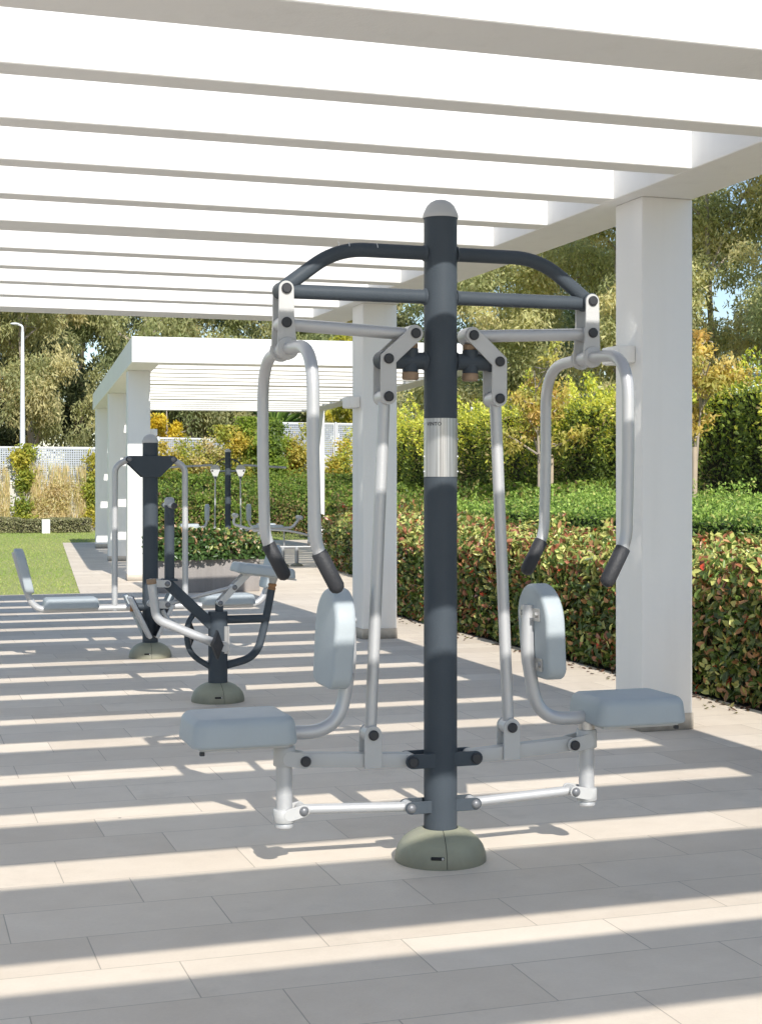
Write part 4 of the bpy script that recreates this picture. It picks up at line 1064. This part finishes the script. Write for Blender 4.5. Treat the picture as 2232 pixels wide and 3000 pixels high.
# ------------------------------------------------------------------ young trees in the right bed
YEL = [(.48, .36, .10), (.42, .34, .09), (.50, .40, .16), (.40, .26, .08), (.30, .29, .08)]
YLG = [(.38, .34, .09), (.42, .34, .09), (.28, .29, .07), (.44, .29, .10)]
tree('young_tree', 'thin young tree with sparse yellow green leaves between the two handle bars, right', (9.72, 21.70, 0), 3.60, .80, 2.2, 34, 2600, YLG, .30, .10, .034, .038, .7, 'bark', 101, lean=(-.05, 0), dark=.2, leafmat='leaf', nlimb=9, tmin=.55)
tree('young_tree', 'young tree with golden yellow leaves right of the nearest column', (9.62, 16.55, 0), 3.35, .66, 2.3, 32, 2700, YEL, .24, .085, .032, .035, .6, 'bark', 102, lean=(.12, 0), dark=.2, leafmat='leaf', nlimb=9, tmin=.62)
for lab, x, y in (('wooden stake beside the thin yellow green young tree', 9.90, 21.55), ('wooden stake beside the golden yellow young tree', 9.45, 16.35)):
    t = thing('wooden_stake', lab, 'stake', (x, y, 0)); b = MB(); b.cyl((0, 0, -.1), (0, 0, 1.75), .035, .032, 10); b.build('shaft', M['stake'], t)

# ------------------------------------------------------------------ trees beyond
OL = [(.18, .185, .085), (.235, .225, .11), (.12, .13, .06), (.285, .25, .13)]
OLB = [(.19, .175, .085), (.27, .21, .11), (.13, .13, .06), (.31, .21, .12)]
DG = [(.070, .086, .040), (.105, .12, .052), (.048, .062, .030), (.14, .145, .07)]
MG = [(.125, .145, .065), (.17, .18, .08), (.085, .10, .045), (.21, .205, .10)]
left = [ # x, y, height, spread, base, colours, label
    (1.2, 53, 12, 3.2, 1.6, OLB, 'rusty tinged eucalyptus behind the lamp post at the left edge'),
    (5.0, 52, 13, 2.9, 1.2, OL, 'olive eucalyptus with a pale slanting trunk right of the lamp post'),
    (8.3, 54, 13, 3.0, 1.5, MG, 'green eucalyptus above the left end of the far pergola'),
    (11.2, 55, 12, 2.9, 1.8, OL, 'olive eucalyptus rising behind the middle of the far pergola'),
    (14.2, 56, 12, 3.0, 1.6, MG, 'leafy eucalyptus behind the right half of the far pergola'),
    (17.4, 57, 12, 3.0, 1.6, OL, 'olive eucalyptus behind the second column'),
]
for i, (x, y, h, s, b0, c_, lab) in enumerate(left):
    tree('eucalyptus_tree', lab, (x, y, 0), h, s, b0, 118, 46000, c_, .80, .18, .055, .15, .9, 'bark', 200 + i, gain=2.5, flat=1.1, dark=.22, group='eucalyptus trees beyond the left boundary', lean=(random.uniform(-1.2, 1.2), 0), nlimb=9)
back = [(-2.5, 63), (3, 64), (8, 66), (13, 67), (18.5, 68), (24, 66)]
bl = ['dark evergreen at the far left behind the rusty eucalyptus', 'dark evergreen behind the slanting trunk eucalyptus', 'dark evergreen filling the gap over the far pergola corner', 'dark evergreen over the middle of the far pergola roof', 'dark evergreen behind the upper right of the far pergola', 'dark evergreen seen beside the foreground pole']
for i, (x, y) in enumerate(back):
    tree('evergreen_tree', bl[i], (x, y, 0), 11.5, 4.2, .3, 90, 24000, DG, 1.4, .30, .10, .22, .5, 'bark_dark', 230 + i, gain=2.0, group='dark evergreens in the back row')
right = [
    (14.6, 33.5, 7.8, 2.6, 1.8, OL, 'grey green tree between the foreground pole and the nearest column, leftmost'),
    (15.6, 30.0, 11.5, 2.5, 2.2, OL, 'sunlit olive tree right behind the thin yellow green young tree'),
    (17.0, 28.0, 12.0, 2.7, 2.0, OL, 'tall green tree directly left of the nearest column'),
    (17.3, 23.0, 12.0, 2.7, 2.4, MG, 'dark pine with bare trunk just right of the nearest column'),
    (18.2, 21.2, 12.0, 3.0, 2.0, OL, 'bright green topped pine at the right edge of the picture'),
    (18.5, 37.0, 8.0, 2.8, 1.0, DG, 'low dark tree behind the tall hedge, beside the right handle bar'),
]
for i, (x, y, h, s, b0, c_, lab) in enumerate(right):
    tree('woodland_tree', lab, (x, y, 0), h, s, b0, 100, 62000, c_, .88, .14, .040, .10, .7, 'bark' if c_ is not DG else 'bark_dark', 260 + i, gain=3.0, dark=.2, group='trees beyond the right boundary', lean=(random.uniform(-.6, .6), 0), nlimb=9)
MIM = [(.48, .36, .03), (.40, .34, .04), (.55, .40, .05)]
tree('mimosa_tree', 'bright yellow flowering mimosa under the far pergola roof', (8.35, 47.5, 0), 4.3, 1.3, 2.6, 34, 6000, MIM, .45, .14, .06, .08, .3, 'bark', 290, leafmat='leaf')
tree('yellow_tree', 'yellow green feathery tree showing between second column and pole', (14.0, 45.5, 0), 7.4, 1.15, 4.2, 40, 6000, [(.42, .36, .04), (.32, .32, .05), (.24, .26, .05)], .5, .20, .06, .09, .8, 'bark', 291, leafmat='leaf')

# white house glimpsed through the leaves
T = thing('house', 'white house glimpsed through the yellow leaves, right of the foreground pole', 'house', (24.3, 55.5, 0), R(-20))
b = MB(); b.box(-1.1, 1.1, 0, 6, 0, 6.0, .02, 1); b.build('wall', M['house'], T)
b = MB(); b.prism([(-1.3, 6.0), (1.3, 6.0), (0, 6.15)], 'y', -.2, 6.2); b.build('roof', M['house'], T, 0)
b = MB(); b.box(-.8, -.3, -.03, .0, 5.1, 5.25); b.build('window', M['glass'], T)

# street lamp beyond the left wall
T = thing('street_lamp', 'tall white street lamp with a short arm, left', 'street lamp', (3.68, 45.4, 0))
b = MB(); b.tube([(0, 0, 0), (0, 0, 3), (0, 0, 5.8)], [.095, .075, .045], 14); b.build('pole', M['white_metal'], T)
b = MB(); b.tube(fillet([(0, 0, 5.75), (0, 0, 5.98), (-.18, 0, 6.03)], .08, 6), .035, 10); b.build('arm', M['white_metal'], T)
b = MB(); b.ball((-.22, 0, 6.03), .14, 1.0, .5, .28); b.build('lamp_head', M['white_metal'], T)

# a few dropped leaves along the hedge foot
np.random.seed(77)
n = 260
y = np.random.uniform(5.5, 14.2, n); x = 4.69 - np.abs(np.random.normal(size=n)) * .10
P = np.stack([x, y, np.full(n, .006)], 1)
o = leaves('fallen_leaves', P, rand_dir(n) * np.array([1, 1, .12]), np.tile((0., 0., 1.), (n, 1)) + rand_dir(n) * .25, np.random.uniform(.02, .055, n), .022, mixc([(.10, .05, .03), (.06, .04, .025), (.12, .11, .04)], np.tile((1., 1., .5), (n, 1))), M['leaf_glossy'], None, .15)
o['kind'] = 'stuff'
